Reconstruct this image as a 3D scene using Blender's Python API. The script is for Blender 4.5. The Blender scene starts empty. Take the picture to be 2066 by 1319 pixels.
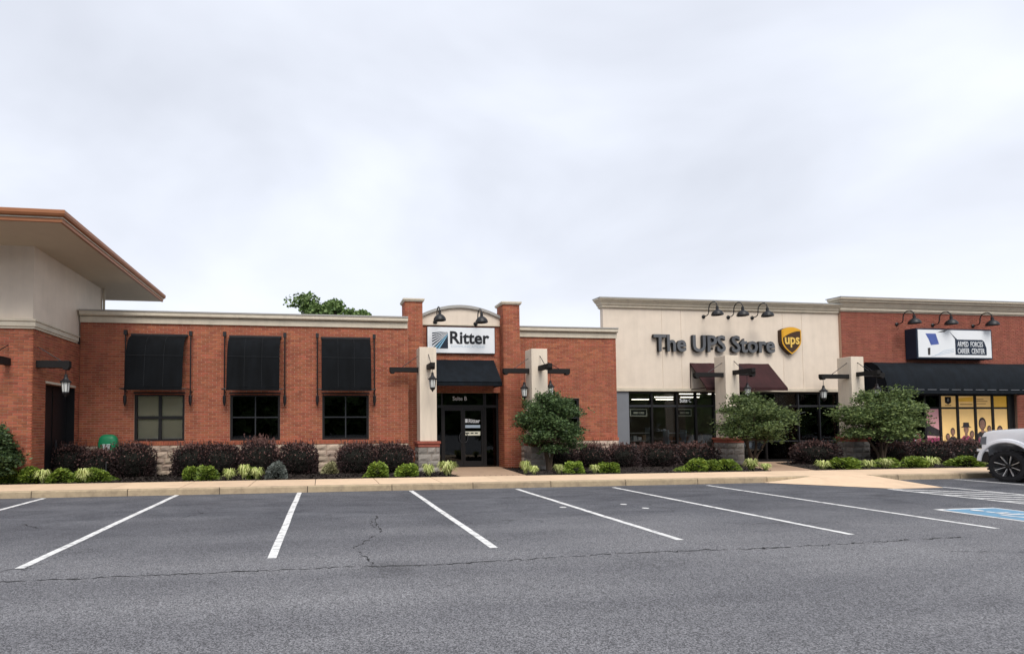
import bpy, bmesh, math, random
from mathutils import Vector, Matrix
import numpy as np
R = math.radians
rnd = random.Random(7)
S = bpy.context.scene
COL = S.collection

# ------------------------------------------------------------------ camera
PX_W, PX_H, FOC, PPX, PPY = 2066.0, 1319.0, 1060.0, 789.0, 823.0
YAW, PITCH, ROLL, CAM_H = R(7.47), R(2.1), R(-0.3), 1.56
fw = Vector((math.sin(YAW)*math.cos(PITCH), math.cos(YAW)*math.cos(PITCH), math.sin(PITCH)))
rt0 = Vector((math.cos(YAW), -math.sin(YAW), 0)); up0 = rt0.cross(fw)
rt = rt0*math.cos(ROLL)+up0*math.sin(ROLL); up = up0*math.cos(ROLL)-rt0*math.sin(ROLL)
cd = bpy.data.cameras.new('camera'); cam = bpy.data.objects.new('camera', cd); COL.objects.link(cam)
cam.matrix_world = Matrix(((rt.x, up.x, -fw.x, 0), (rt.y, up.y, -fw.y, 0), (rt.z, up.z, -fw.z, CAM_H), (0, 0, 0, 1)))
cd.sensor_width = 36.0; cd.sensor_fit = 'HORIZONTAL'; cd.lens = 36.0*FOC/PX_W
cd.shift_x = (PX_W/2-PPX)/PX_W; cd.shift_y = (PPY-PX_H/2)/PX_W
cd.clip_start = 0.1; cd.clip_end = 2000
S.camera = cam

# ------------------------------------------------------------------ world, sun, exposure
SUN_EL, SUN_AZ = R(52), R(-2)      # azimuth: towards +x from straight behind the camera
wd = bpy.data.worlds.new('World'); S.world = wd; wd.use_nodes = True
nt = wd.node_tree; nt.nodes.clear()
def N(tree, t, **kw):
    n = tree.nodes.new(t)
    for k, v in kw.items():
        if hasattr(n, k): setattr(n, k, v)
        else: n.inputs[k].default_value = v
    return n
out = N(nt, 'ShaderNodeOutputWorld')
sky = N(nt, 'ShaderNodeTexSky', sky_type='NISHITA', sun_disc=False, sun_elevation=SUN_EL, sun_rotation=math.pi-SUN_AZ, air_density=1.4, dust_density=4.0)
bg1 = N(nt, 'ShaderNodeBackground', Strength=0.11); nt.links.new(sky.outputs[0], bg1.inputs[0])
tc = N(nt, 'ShaderNodeTexCoord')
sep = N(nt, 'ShaderNodeSeparateXYZ'); nt.links.new(tc.outputs['Generated'], sep.inputs[0])
# project view direction on a flat cloud deck
zc = N(nt, 'ShaderNodeMath', operation='MAXIMUM'); nt.links.new(sep.outputs[2], zc.inputs[0]); zc.inputs[1].default_value = 0.0
za = N(nt, 'ShaderNodeMath', operation='ADD'); nt.links.new(zc.outputs[0], za.inputs[0]); za.inputs[1].default_value = 0.22
dx = N(nt, 'ShaderNodeMath', operation='DIVIDE'); nt.links.new(sep.outputs[0], dx.inputs[0]); nt.links.new(za.outputs[0], dx.inputs[1])
dy = N(nt, 'ShaderNodeMath', operation='DIVIDE'); nt.links.new(sep.outputs[1], dy.inputs[0]); nt.links.new(za.outputs[0], dy.inputs[1])
cmb = N(nt, 'ShaderNodeCombineXYZ'); nt.links.new(dx.outputs[0], cmb.inputs[0]); nt.links.new(dy.outputs[0], cmb.inputs[1])
nz = N(nt, 'ShaderNodeTexNoise', Scale=0.9, Detail=5.0, Roughness=0.5, Distortion=0.35); nt.links.new(cmb.outputs[0], nz.inputs['Vector'])
cr = N(nt, 'ShaderNodeValToRGB'); nt.links.new(nz.outputs['Fac'], cr.inputs[0])
cr.color_ramp.elements[0].position = 0.30; cr.color_ramp.elements[0].color = (0.50, 0.525, 0.59, 1)
cr.color_ramp.elements[1].position = 0.66; cr.color_ramp.elements[1].color = (0.78, 0.815, 0.90, 1)
hz = N(nt, 'ShaderNodeValToRGB'); nt.links.new(zc.outputs[0], hz.inputs[0])     # overcast thins towards the horizon
hz.color_ramp.elements[0].position = 0.0; hz.color_ramp.elements[0].color = (1, 1, 1, 1)
hz.color_ramp.elements[1].position = 0.42; hz.color_ramp.elements[1].color = (0, 0, 0, 1)
mxc = N(nt, 'ShaderNodeMix', data_type='RGBA'); nt.links.new(hz.outputs[0], mxc.inputs[0])
nt.links.new(cr.outputs[0], mxc.inputs[6]); mxc.inputs[7].default_value = (0.83, 0.86, 0.94, 1)
bg2 = N(nt, 'ShaderNodeBackground', Strength=0.655); nt.links.new(mxc.outputs[2], bg2.inputs[0])
ms = N(nt, 'ShaderNodeMixShader'); ms.inputs[0].default_value = 0.95
nt.links.new(bg1.outputs[0], ms.inputs[1]); nt.links.new(bg2.outputs[0], ms.inputs[2]); nt.links.new(ms.outputs[0], out.inputs[0])
sl = bpy.data.lights.new('sun', 'SUN'); sun = bpy.data.objects.new('sun', sl); COL.objects.link(sun)
sl.energy = 1.5; sl.angle = R(32); sl.color = (1.0, 0.95, 0.88)
sdir = Vector((math.sin(SUN_AZ)*math.cos(SUN_EL), -math.cos(SUN_AZ)*math.cos(SUN_EL), math.sin(SUN_EL)))
sun.rotation_euler = sdir.to_track_quat('Z', 'Y').to_euler(); sun.location = (6, -10, 30)
S.view_settings.view_transform = 'Standard'; S.view_settings.look = 'None'
S.view_settings.exposure = 0.98; S.view_settings.gamma = 1.0; S.view_settings.use_curve_mapping = False

# ------------------------------------------------------------------ materials
def mat(name, col, rough=0.8, var=0.0, vscale=4.0, bump=0.0, bscale=60.0, metal=0.0, spec=0.3, rand=0.0, dark=None, dscale=1.2, emis=None, coat=0.0, darkamt=0.5, mapscale=None, streak=0.0, sscale=(4, 4, 0.35)):
    m = bpy.data.materials.new(name); m.use_nodes = True; t = m.node_tree; b = t.nodes['Principled BSDF']
    b.inputs['Roughness'].default_value = rough; b.inputs['Metallic'].default_value = metal
    b.inputs['Specular IOR Level'].default_value = spec; b.inputs['Base Color'].default_value = (*col, 1)
    if coat: b.inputs['Coat Weight'].default_value = coat; b.inputs['Coat Roughness'].default_value = 0.05
    cur = None
    geo = N(t, 'ShaderNodeNewGeometry'); vec = geo.outputs['Position']
    if mapscale:
        mp = N(t, 'ShaderNodeMapping'); t.links.new(vec, mp.inputs[0]); mp.inputs['Scale'].default_value = mapscale; vec = mp.outputs[0]
    def hsv(fac_out, amt):
        nonlocal cur
        mr = N(t, 'ShaderNodeMapRange'); t.links.new(fac_out, mr.inputs[0])
        mr.inputs[3].default_value = 1-amt; mr.inputs[4].default_value = 1+amt
        h = N(t, 'ShaderNodeHueSaturation')
        if cur is None: h.inputs['Color'].default_value = (*col, 1)
        else: t.links.new(cur, h.inputs['Color'])
        t.links.new(mr.outputs[0], h.inputs['Value']); cur = h.outputs[0]
        return h
    if rand:
        oi = N(t, 'ShaderNodeObjectInfo')
        ad = N(t, 'ShaderNodeMath', operation='ADD'); t.links.new(geo.outputs['Random Per Island'], ad.inputs[0]); t.links.new(oi.outputs['Random'], ad.inputs[1])
        fr = N(t, 'ShaderNodeMath', operation='FRACT'); t.links.new(ad.outputs[0], fr.inputs[0])
        h = hsv(fr.outputs[0], rand)
        m2 = N(t, 'ShaderNodeMath', operation='MULTIPLY'); t.links.new(fr.outputs[0], m2.inputs[0]); m2.inputs[1].default_value = 7.13
        f2 = N(t, 'ShaderNodeMath', operation='FRACT'); t.links.new(m2.outputs[0], f2.inputs[0])
        mh = N(t, 'ShaderNodeMapRange'); t.links.new(f2.outputs[0], mh.inputs[0]); mh.inputs[3].default_value = 0.5-0.03*rand; mh.inputs[4].default_value = 0.5+0.03*rand
        t.links.new(mh.outputs[0], h.inputs['Hue'])
    if var:
        n = N(t, 'ShaderNodeTexNoise', Scale=vscale, Detail=6.0, Roughness=0.6); t.links.new(vec, n.inputs['Vector']); hsv(n.outputs['Fac'], var*2)
    if dark:
        n = N(t, 'ShaderNodeTexNoise', Scale=dscale, Detail=7.0, Roughness=0.65); t.links.new(vec, n.inputs['Vector'])
        rp = N(t, 'ShaderNodeValToRGB'); t.links.new(n.outputs['Fac'], rp.inputs[0])
        rp.color_ramp.elements[0].position = 0.50; rp.color_ramp.elements[1].position = 0.72
        mu = N(t, 'ShaderNodeMath', operation='MULTIPLY'); t.links.new(rp.outputs[0], mu.inputs[0]); mu.inputs[1].default_value = darkamt
        mx = N(t, 'ShaderNodeMix', data_type='RGBA'); t.links.new(mu.outputs[0], mx.inputs[0])
        if cur is None: mx.inputs[6].default_value = (*col, 1)
        else: t.links.new(cur, mx.inputs[6])
        mx.inputs[7].default_value = (*dark, 1); cur = mx.outputs[2]
    if streak:
        mp2 = N(t, 'ShaderNodeMapping'); t.links.new(geo.outputs['Position'], mp2.inputs[0]); mp2.inputs['Scale'].default_value = sscale
        n = N(t, 'ShaderNodeTexNoise', Scale=1.0, Detail=7.0, Roughness=0.7); t.links.new(mp2.outputs[0], n.inputs['Vector'])
        rp = N(t, 'ShaderNodeMapRange'); t.links.new(n.outputs['Fac'], rp.inputs[0]); rp.inputs[1].default_value = 0.42; rp.inputs[2].default_value = 0.72; rp.inputs[3].default_value = 1.0+streak*0.25; rp.inputs[4].default_value = 1.0-streak
        h = N(t, 'ShaderNodeHueSaturation')
        if cur is None: h.inputs['Color'].default_value = (*col, 1)
        else: t.links.new(cur, h.inputs['Color'])
        t.links.new(rp.outputs[0], h.inputs['Value']); cur = h.outputs[0]
    if cur is not None: t.links.new(cur, b.inputs['Base Color'])
    if bump:
        n = N(t, 'ShaderNodeTexNoise', Scale=bscale, Detail=4.0); t.links.new(vec, n.inputs['Vector'])
        bp = N(t, 'ShaderNodeBump', Strength=bump, Distance=0.01); t.links.new(n.outputs['Fac'], bp.inputs['Height']); t.links.new(bp.outputs[0], b.inputs['Normal'])
    if emis:
        b.inputs['Emission Color'].default_value = (*emis[0], 1); b.inputs['Emission Strength'].default_value = emis[1]
    return m

def glass(name, tint=(0.5, 0.55, 0.55), through=0.6):
    m = bpy.data.materials.new(name); m.use_nodes = True; t = m.node_tree; t.nodes.clear()
    o = N(t, 'ShaderNodeOutputMaterial'); tr = N(t, 'ShaderNodeBsdfTransparent'); tr.inputs[0].default_value = tuple(c*through for c in tint)+(1,)
    gl = N(t, 'ShaderNodeBsdfGlossy'); gl.inputs['Roughness'].default_value = 0.015; gl.inputs[0].default_value = (0.9, 0.95, 1, 1)
    fr = N(t, 'ShaderNodeFresnel', IOR=1.5)
    geo = N(t, 'ShaderNodeNewGeometry'); n = N(t, 'ShaderNodeTexNoise', Scale=1.3, Detail=1.0); t.links.new(geo.outputs['Position'], n.inputs['Vector'])
    bp = N(t, 'ShaderNodeBump', Strength=0.05, Distance=0.02); t.links.new(n.outputs['Fac'], bp.inputs['Height']); t.links.new(bp.outputs[0], gl.inputs['Normal'])
    mx = N(t, 'ShaderNodeMixShader'); t.links.new(fr.outputs[0], mx.inputs[0]); t.links.new(tr.outputs[0], mx.inputs[1]); t.links.new(gl.outputs[0], mx.inputs[2])
    t.links.new(mx.outputs[0], o.inputs[0]); return m

def leafmat(name, c1, c2, rough=0.55):
    m = bpy.data.materials.new(name); m.use_nodes = True; t = m.node_tree; b = t.nodes['Principled BSDF']
    geo = N(t, 'ShaderNodeNewGeometry'); oi = N(t, 'ShaderNodeObjectInfo')
    mx = N(t, 'ShaderNodeMix', data_type='RGBA'); t.links.new(geo.outputs['Random Per Island'], mx.inputs[0])
    mx.inputs[6].default_value = (*c1, 1); mx.inputs[7].default_value = (*c2, 1)
    mr = N(t, 'ShaderNodeMapRange'); t.links.new(oi.outputs['Random'], mr.inputs[0]); mr.inputs[3].default_value = 0.82; mr.inputs[4].default_value = 1.18
    h = N(t, 'ShaderNodeHueSaturation'); t.links.new(mx.outputs[2], h.inputs['Color']); t.links.new(mr.outputs[0], h.inputs['Value'])
    t.links.new(h.outputs[0], b.inputs['Base Color']); b.inputs['Roughness'].default_value = rough; b.inputs['Specular IOR Level'].default_value = 0.35
    tl = N(t, 'ShaderNodeBsdfTranslucent'); t.links.new(h.outputs[0], tl.inputs[0])
    ms = N(t, 'ShaderNodeMixShader'); ms.inputs[0].default_value = 0.22
    o = t.nodes['Material Output']; t.links.new(b.outputs[0], ms.inputs[1]); t.links.new(tl.outputs[0], ms.inputs[2]); t.links.new(ms.outputs[0], o.inputs[0])
    return m

def asphalt_mat():
    m = bpy.data.materials.new('asphalt'); m.use_nodes = True; t = m.node_tree; b = t.nodes['Principled BSDF']
    geo = N(t, 'ShaderNodeNewGeometry'); P = geo.outputs['Position']
    def ramp(src, p0, c0, p1, c1):
        r = N(t, 'ShaderNodeValToRGB'); t.links.new(src, r.inputs[0]); e = r.color_ramp.elements
        e[0].position, e[1].position = p0, p1; e[0].color = (*c0, 1); e[1].color = (*c1, 1); return r.outputs[0]
    def mixc(fac, a, bb, bt='MIX'):
        x = N(t, 'ShaderNodeMix', data_type='RGBA', blend_type=bt)
        for i, s in ((0, fac), (6, a), (7, bb)):
            if isinstance(s, (int, float)): x.inputs[i].default_value = s
            elif isinstance(s, tuple): x.inputs[i].default_value = (*s, 1)
            else: t.links.new(s, x.inputs[i])
        return x.outputs[2]
    # aggregate: voronoi stones of two sizes
    v = N(t, 'ShaderNodeTexVoronoi', Scale=125.0); t.links.new(P, v.inputs['Vector'])
    vs = N(t, 'ShaderNodeSeparateColor'); t.links.new(v.outputs['Color'], vs.inputs[0])
    stones = ramp(vs.outputs[0], 0.25, (0.022, 0.023, 0.028), 0.97, (0.40, 0.40, 0.42))
    n2 = N(t, 'ShaderNodeTexNoise', Scale=110.0, Detail=3.0, Roughness=0.7); t.links.new(P, n2.inputs['Vector'])
    coarse = mixc(0.42, stones, ramp(n2.outputs['Fac'], 0.30, (0.035, 0.036, 0.041), 0.70, (0.33, 0.33, 0.34)))
    # sealed stalls: smoother, blue-black with pale scuffs stretched along the bays
    mp = N(t, 'ShaderNodeMapping'); t.links.new(P, mp.inputs[0]); mp.inputs['Scale'].default_value = (0.9, 2.2, 1)
    n3 = N(t, 'ShaderNodeTexNoise', Scale=0.9, Detail=9.0, Roughness=0.7, Distortion=0.8); t.links.new(mp.outputs[0], n3.inputs['Vector'])
    seal = ramp(n3.outputs['Fac'], 0.36, (0.036, 0.040, 0.052), 0.76, (0.155, 0.160, 0.176))
    seal = mixc(0.30, seal, stones)
    sx = N(t, 'ShaderNodeSeparateXYZ'); t.links.new(P, sx.inputs[0])
    n4 = N(t, 'ShaderNodeTexNoise', Scale=0.55, Detail=5.0); t.links.new(P, n4.inputs['Vector'])
    am = N(t, 'ShaderNodeMath', operation='MULTIPLY_ADD'); t.links.new(n4.outputs['Fac'], am.inputs[0]); am.inputs[1].default_value = 4.0; t.links.new(sx.outputs[1], am.inputs[2])
    zone = ramp(N(t, 'ShaderNodeMapRange').outputs[0], 0, (0, 0, 0), 1, (1, 1, 1))
    mr = zone.node.inputs[0].links[0].from_node; t.links.new(am.outputs[0], mr.inputs[0]); mr.inputs[1].default_value = 7.8; mr.inputs[2].default_value = 10.8
    base = mixc(zone, coarse, seal)
    # broad stains and a few pale dusty spots
    n5 = N(t, 'ShaderNodeTexNoise', Scale=0.35, Detail=6.0, Roughness=0.62); t.links.new(P, n5.inputs['Vector'])
    base = mixc(0.55, base, ramp(n5.outputs['Fac'], 0.3, (0.62, 0.62, 0.64), 0.7, (1.15, 1.14, 1.12)), 'MULTIPLY')
    n6 = N(t, 'ShaderNodeTexNoise', Scale=1.7, Detail=8.0, Roughness=0.75); t.links.new(P, n6.inputs['Vector'])
    base = mixc(ramp(n6.outputs['Fac'], 0.60, (0, 0, 0), 0.78, (0.55, 0.55, 0.55)), base, (0.035, 0.035, 0.04))
    # tyre-polished lanes along the drive aisle and oil drips in the bays
    mpl = N(t, 'ShaderNodeMapping'); t.links.new(P, mpl.inputs[0]); mpl.inputs['Scale'].default_value = (0.10, 1.1, 1)
    n7 = N(t, 'ShaderNodeTexNoise', Scale=1.0, Detail=4.0, Roughness=0.55); t.links.new(mpl.outputs[0], n7.inputs['Vector'])
    base = mixc(0.75, base, ramp(n7.outputs['Fac'], 0.35, (0.60, 0.605, 0.635), 0.68, (1.05, 1.05, 1.05)), 'MULTIPLY')
    vo = N(t, 'ShaderNodeTexVoronoi', Scale=0.42, Randomness=0.9)
    nw = N(t, 'ShaderNodeTexNoise', Scale=5.0, Detail=5.0); t.links.new(P, nw.inputs['Vector'])
    aw = N(t, 'ShaderNodeMix', data_type='RGBA', blend_type='ADD'); aw.inputs[0].default_value = 0.25; t.links.new(P, aw.inputs[6]); t.links.new(nw.outputs['Color'], aw.inputs[7]); t.links.new(aw.outputs[2], vo.inputs['Vector'])
    base = mixc(ramp(vo.outputs['Distance'], 0.04, (0.38, 0.38, 0.38), 0.17, (0, 0, 0)), base, (0.022, 0.022, 0.026))
    # hairline cracking
    vc = N(t, 'ShaderNodeTexVoronoi', feature='DISTANCE_TO_EDGE', Scale=0.55)
    nd = N(t, 'ShaderNodeTexNoise', Scale=3.0, Detail=6.0); t.links.new(P, nd.inputs['Vector'])
    add = N(t, 'ShaderNodeMix', data_type='RGBA', blend_type='ADD'); add.inputs[0].default_value = 0.7; t.links.new(P, add.inputs[6]); t.links.new(nd.outputs['Color'], add.inputs[7])
    t.links.new(add.outputs[2], vc.inputs['Vector'])
    ck = ramp(vc.outputs['Distance'], 0.0, (0.8, 0.8, 0.8), 0.008, (0, 0, 0))
    gate = ramp(n4.outputs['Fac'], 0.52, (0, 0, 0), 0.62, (1, 1, 1))
    ckf = mixc(1.0, ck, gate, 'MULTIPLY')
    base = mixc(ckf, base, (0.02, 0.02, 0.022))
    t.links.new(base, b.inputs['Base Color'])
    b.inputs['Roughness'].default_value = 0.82; b.inputs['Specular IOR Level'].default_value = 0.3
    bp = N(t, 'ShaderNodeBump', Strength=0.6, Distance=0.006); t.links.new(n2.outputs['Fac'], bp.inputs['Height']); t.links.new(bp.outputs[0], b.inputs['Normal'])
    return m

M = {}
M['asphalt'] = asphalt_mat()
M['brick'] = mat('brick', (0.345, 0.110, 0.060), 0.85, rand=0.22, var=0.10, vscale=9, bump=0.3, bscale=90, dark=(0.25, 0.075, 0.045), dscale=0.5, darkamt=0.6, streak=0.20)
M['brick2'] = mat('brick_red', (0.265, 0.080, 0.053), 0.85, rand=0.14, var=0.08, vscale=9, bump=0.3, bscale=90, dark=(0.25, 0.08, 0.05), dscale=0.7, darkamt=0.3, streak=0.22)
M['mortar'] = mat('mortar', (0.44, 0.28, 0.205), 0.95, var=0.1, vscale=12)
M['stucco'] = mat('cream_stucco', (0.70, 0.605, 0.505), 0.9, var=0.05, vscale=2.5, bump=0.25, bscale=140, dark=(0.50, 0.43, 0.35), dscale=0.9, darkamt=0.25, streak=0.06)
M['stuccop'] = mat('cream_stucco_pillar', (0.70, 0.61, 0.50), 0.9, var=0.05, vscale=3, bump=0.25, bscale=140, dark=(0.45, 0.40, 0.34), dscale=1.0, mapscale=(6, 6, 0.8), darkamt=0.3, streak=0.08)
M['trim'] = mat('cream_trim', (0.58, 0.52, 0.42), 0.75, var=0.05, vscale=2, dark=(0.36, 0.32, 0.26), dscale=1.5, mapscale=(1.5, 1.5, 6), darkamt=0.3, streak=0.12)
M['trimcap'] = mat('grey_cap_metal', (0.36, 0.35, 0.33), 0.5, var=0.06, vscale=2, metal=0.3)
M['copper'] = mat('copper_brown_metal', (0.33, 0.13, 0.055), 0.42, var=0.08, vscale=3, metal=0.35, spec=0.5)
M['roof'] = mat('brown_shingle', (0.12, 0.085, 0.06), 0.9, var=0.15, vscale=12)
M['soffit'] = mat('tan_soffit', (0.52, 0.435, 0.33), 0.85, var=0.04, vscale=3)
M['stone'] = mat('split_stone', (0.42, 0.33, 0.26), 0.95, rand=0.28, var=0.14, vscale=14, bump=0.8, bscale=35)
M['stoneg'] = mat('grey_split_stone', (0.27, 0.245, 0.22), 0.95, rand=0.30, var=0.16, vscale=16, bump=0.8, bscale=35)
M['black'] = mat('black_metal', (0.010, 0.010, 0.012), 0.45, spec=0.4)
M['frame'] = mat('dark_bronze_frame', (0.016, 0.015, 0.016), 0.4, metal=0.3, spec=0.4)
M['framelite'] = mat('grey_frame', (0.045, 0.048, 0.055), 0.45, metal=0.4)
M['grey'] = mat('grey_panel', (0.17, 0.18, 0.20), 0.6, var=0.05)
M['canvas'] = mat('black_canvas', (0.0045, 0.0055, 0.007), 0.85, var=0.25, vscale=2, bump=0.2, bscale=220, spec=0.12, streak=0.5)
M['canvasb'] = mat('navy_black_canvas', (0.006, 0.009, 0.013), 0.8, var=0.25, vscale=2.5, bump=0.2, bscale=220, spec=0.15, streak=0.5)
M['seam'] = mat('canvas_seam', (0.013, 0.015, 0.018), 0.8)
M['maroon'] = mat('maroon_canvas', (0.036, 0.011, 0.012), 0.85, var=0.2, vscale=2.5, bump=0.2, bscale=220, streak=0.3)
M['wood'] = mat('dark_timber', (0.009, 0.008, 0.008), 0.75, var=0.25, vscale=3, mapscale=(1, 6, 6), bump=0.3, bscale=12)
M['glass'] = glass('window_glass', (0.97, 0.98, 0.96), 0.92)
M['glassd'] = glass('tinted_glass', (0.35, 0.38, 0.4), 0.35)
M['lampglass'] = mat('lamp_glass', (0.62, 0.64, 0.62), 0.15, spec=0.5)
M['white'] = mat('white_panel', (0.74, 0.77, 0.80), 0.5, var=0.02, vscale=3)
M['ink'] = mat('black_ink', (0.012, 0.014, 0.018), 0.5)
M['navy'] = mat('navy_ink', (0.012, 0.022, 0.042), 0.5)
M['skyblue'] = mat('sky_blue_ink', (0.25, 0.5, 0.68), 0.5)
M['paleblue'] = mat('pale_blue_ink', (0.42, 0.52, 0.62), 0.5)
M['letter'] = mat('grey_letter_face', (0.11, 0.115, 0.125), 0.45, var=0.05)
M['gold'] = mat('gold_face', (0.68, 0.35, 0.025), 0.4)
M['goldpale'] = mat('pale_gold_face', (0.75, 0.50, 0.12), 0.4)
M['brown'] = mat('brown_face', (0.055, 0.028, 0.014), 0.45)
M['poster'] = mat('glowing_gold_poster', (0.80, 0.54, 0.22), 0.6, var=0.12, vscale=1.6, emis=((0.80, 0.50, 0.19), 0.16))  # slight emission added to brighten the sheets shaded by the awning
M['posterd'] = mat('glowing_deep_gold_poster', (0.74, 0.42, 0.06), 0.6, var=0.12, vscale=2, emis=((0.74, 0.42, 0.06), 0.14))  # same added glow in the deeper gold sheet
M['postertext'] = mat('poster_brown_ink', (0.22, 0.10, 0.015), 0.6)
M['pink'] = mat('glowing_pink_poster', (0.66, 0.33, 0.35), 0.6, var=0.08, emis=((0.66, 0.33, 0.35), 0.08))  # weaker added glow, brightens the pink sheet under the awning
M['magenta'] = mat('magenta_poster', (0.38, 0.06, 0.14), 0.6)
M['skin'] = mat('printed_skin_tone', (0.30, 0.165, 0.12), 0.6, var=0.45, vscale=16)
M['suit'] = mat('printed_dark_cloth', (0.04, 0.034, 0.036), 0.6, var=0.5, vscale=13)
M['teal'] = mat('teal_print', (0.06, 0.20, 0.24), 0.6, var=0.3, vscale=5)
M['orange'] = mat('orange_print', (0.6, 0.26, 0.02), 0.6, var=0.2, vscale=4)
M['walk'] = mat('tan_concrete', (0.66, 0.49, 0.335), 0.92, rand=0.05, var=0.07, vscale=5, bump=0.3, bscale=120, dark=(0.36, 0.26, 0.18), dscale=1.6, darkamt=0.35)
M['kerb'] = mat('kerb_concrete', (0.40, 0.315, 0.21), 0.92, rand=0.07, var=0.10, vscale=5, bump=0.3, bscale=90, dark=(0.16, 0.13, 0.10), dscale=3.0, darkamt=0.6, streak=0.35, sscale=(5, 5, 5))
M['aggr'] = mat('exposed_aggregate', (0.36, 0.245, 0.165), 0.95, rand=0.05, var=0.22, vscale=45, bump=0.5, bscale=80, dark=(0.22, 0.15, 0.11), dscale=2.5, darkamt=0.4)
M['gap'] = mat('dark_joint', (0.07, 0.055, 0.045), 0.95)
M['paint'] = mat('white_road_paint', (0.68, 0.68, 0.67), 0.8, var=0.12, vscale=5, dark=(0.13, 0.13, 0.14), dscale=11.0, darkamt=0.95)
M['bluepaint'] = mat('blue_road_paint', (0.13, 0.27, 0.40), 0.8, var=0.1, vscale=6, dark=(0.25, 0.36, 0.46), dscale=4.0, darkamt=0.6)
M['crack'] = mat('crack_filler', (0.028, 0.028, 0.030), 0.95)
M['mulch'] = mat('black_mulch', (0.016, 0.012, 0.010), 0.95, var=0.4, vscale=22, bump=1.0, bscale=40)
M['chip'] = mat('mulch_chip', (0.024, 0.018, 0.015), 0.95, rand=0.6)
M['bark'] = mat('bark', (0.085, 0.06, 0.042), 0.9, var=0.2, vscale=18, bump=0.6, bscale=40)
M['hedge'] = leafmat('loropetalum_leaf', (0.014, 0.010, 0.011), (0.062, 0.038, 0.036))
M['fringe'] = leafmat('loropetalum_new_growth', (0.080, 0.038, 0.034), (0.175, 0.092, 0.078))
M['green'] = leafmat('green_shrub_leaf', (0.065, 0.125, 0.014), (0.30, 0.39, 0.06))
M['lime'] = leafmat('lime_leaf', (0.28, 0.36, 0.07), (0.66, 0.68, 0.30))
M['greyleaf'] = leafmat('grey_green_leaf', (0.07, 0.085, 0.075), (0.17, 0.19, 0.175))
M['beige'] = leafmat('dry_leaf', (0.20, 0.19, 0.10), (0.42, 0.40, 0.22))
M['treeleaf'] = leafmat('tree_leaf', (0.018, 0.040, 0.016), (0.11, 0.175, 0.06))
M['treelite'] = leafmat('tree_leaf_light', (0.032, 0.066, 0.022), (0.23, 0.30, 0.10))
M['backleaf'] = leafmat('back_tree_leaf', (0.06, 0.115, 0.032), (0.20, 0.29, 0.09))
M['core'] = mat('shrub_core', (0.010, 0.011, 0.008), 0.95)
M['greenbox'] = mat('green_fibreglass', (0.012, 0.20, 0.085), 0.4, var=0.05)
M['truck'] = mat('white_car_paint', (0.86, 0.87, 0.90), 0.3, spec=0.5, coat=0.6)
M['tyre'] = mat('tyre_rubber', (0.018, 0.018, 0.02), 0.85, var=0.15, vscale=20)
M['chrome'] = mat('machined_metal', (0.80, 0.80, 0.80), 0.35, metal=0.6)
M['headlight'] = mat('headlight_lens', (0.16, 0.17, 0.19), 0.1, spec=0.6)
M['redlens'] = mat('red_lens', (0.35, 0.01, 0.01), 0.2)
M['blind'] = mat('blind_slat', (0.80, 0.75, 0.62), 0.6, var=0.05, vscale=3)
M['floor'] = mat('interior_floor', (0.12, 0.10, 0.085), 0.6)
M['inwall'] = mat('interior_wall', (0.20, 0.185, 0.165), 0.9)
M['tube'] = mat('fluorescent_tube', (0.9, 0.9, 0.9), 0.5, emis=((1.0, 0.90, 0.76), 3.0))
M['shelf'] = mat('shelf_board', (0.28, 0.2, 0.13), 0.7)
M['paper'] = mat('paper', (0.55, 0.57, 0.58), 0.8, var=0.2, vscale=6)
M['cream'] = mat('cream_frame', (0.70, 0.70, 0.58), 0.6)
M['roofing'] = mat('flat_roofing', (0.22, 0.22, 0.22), 0.9, var=0.1)

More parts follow.
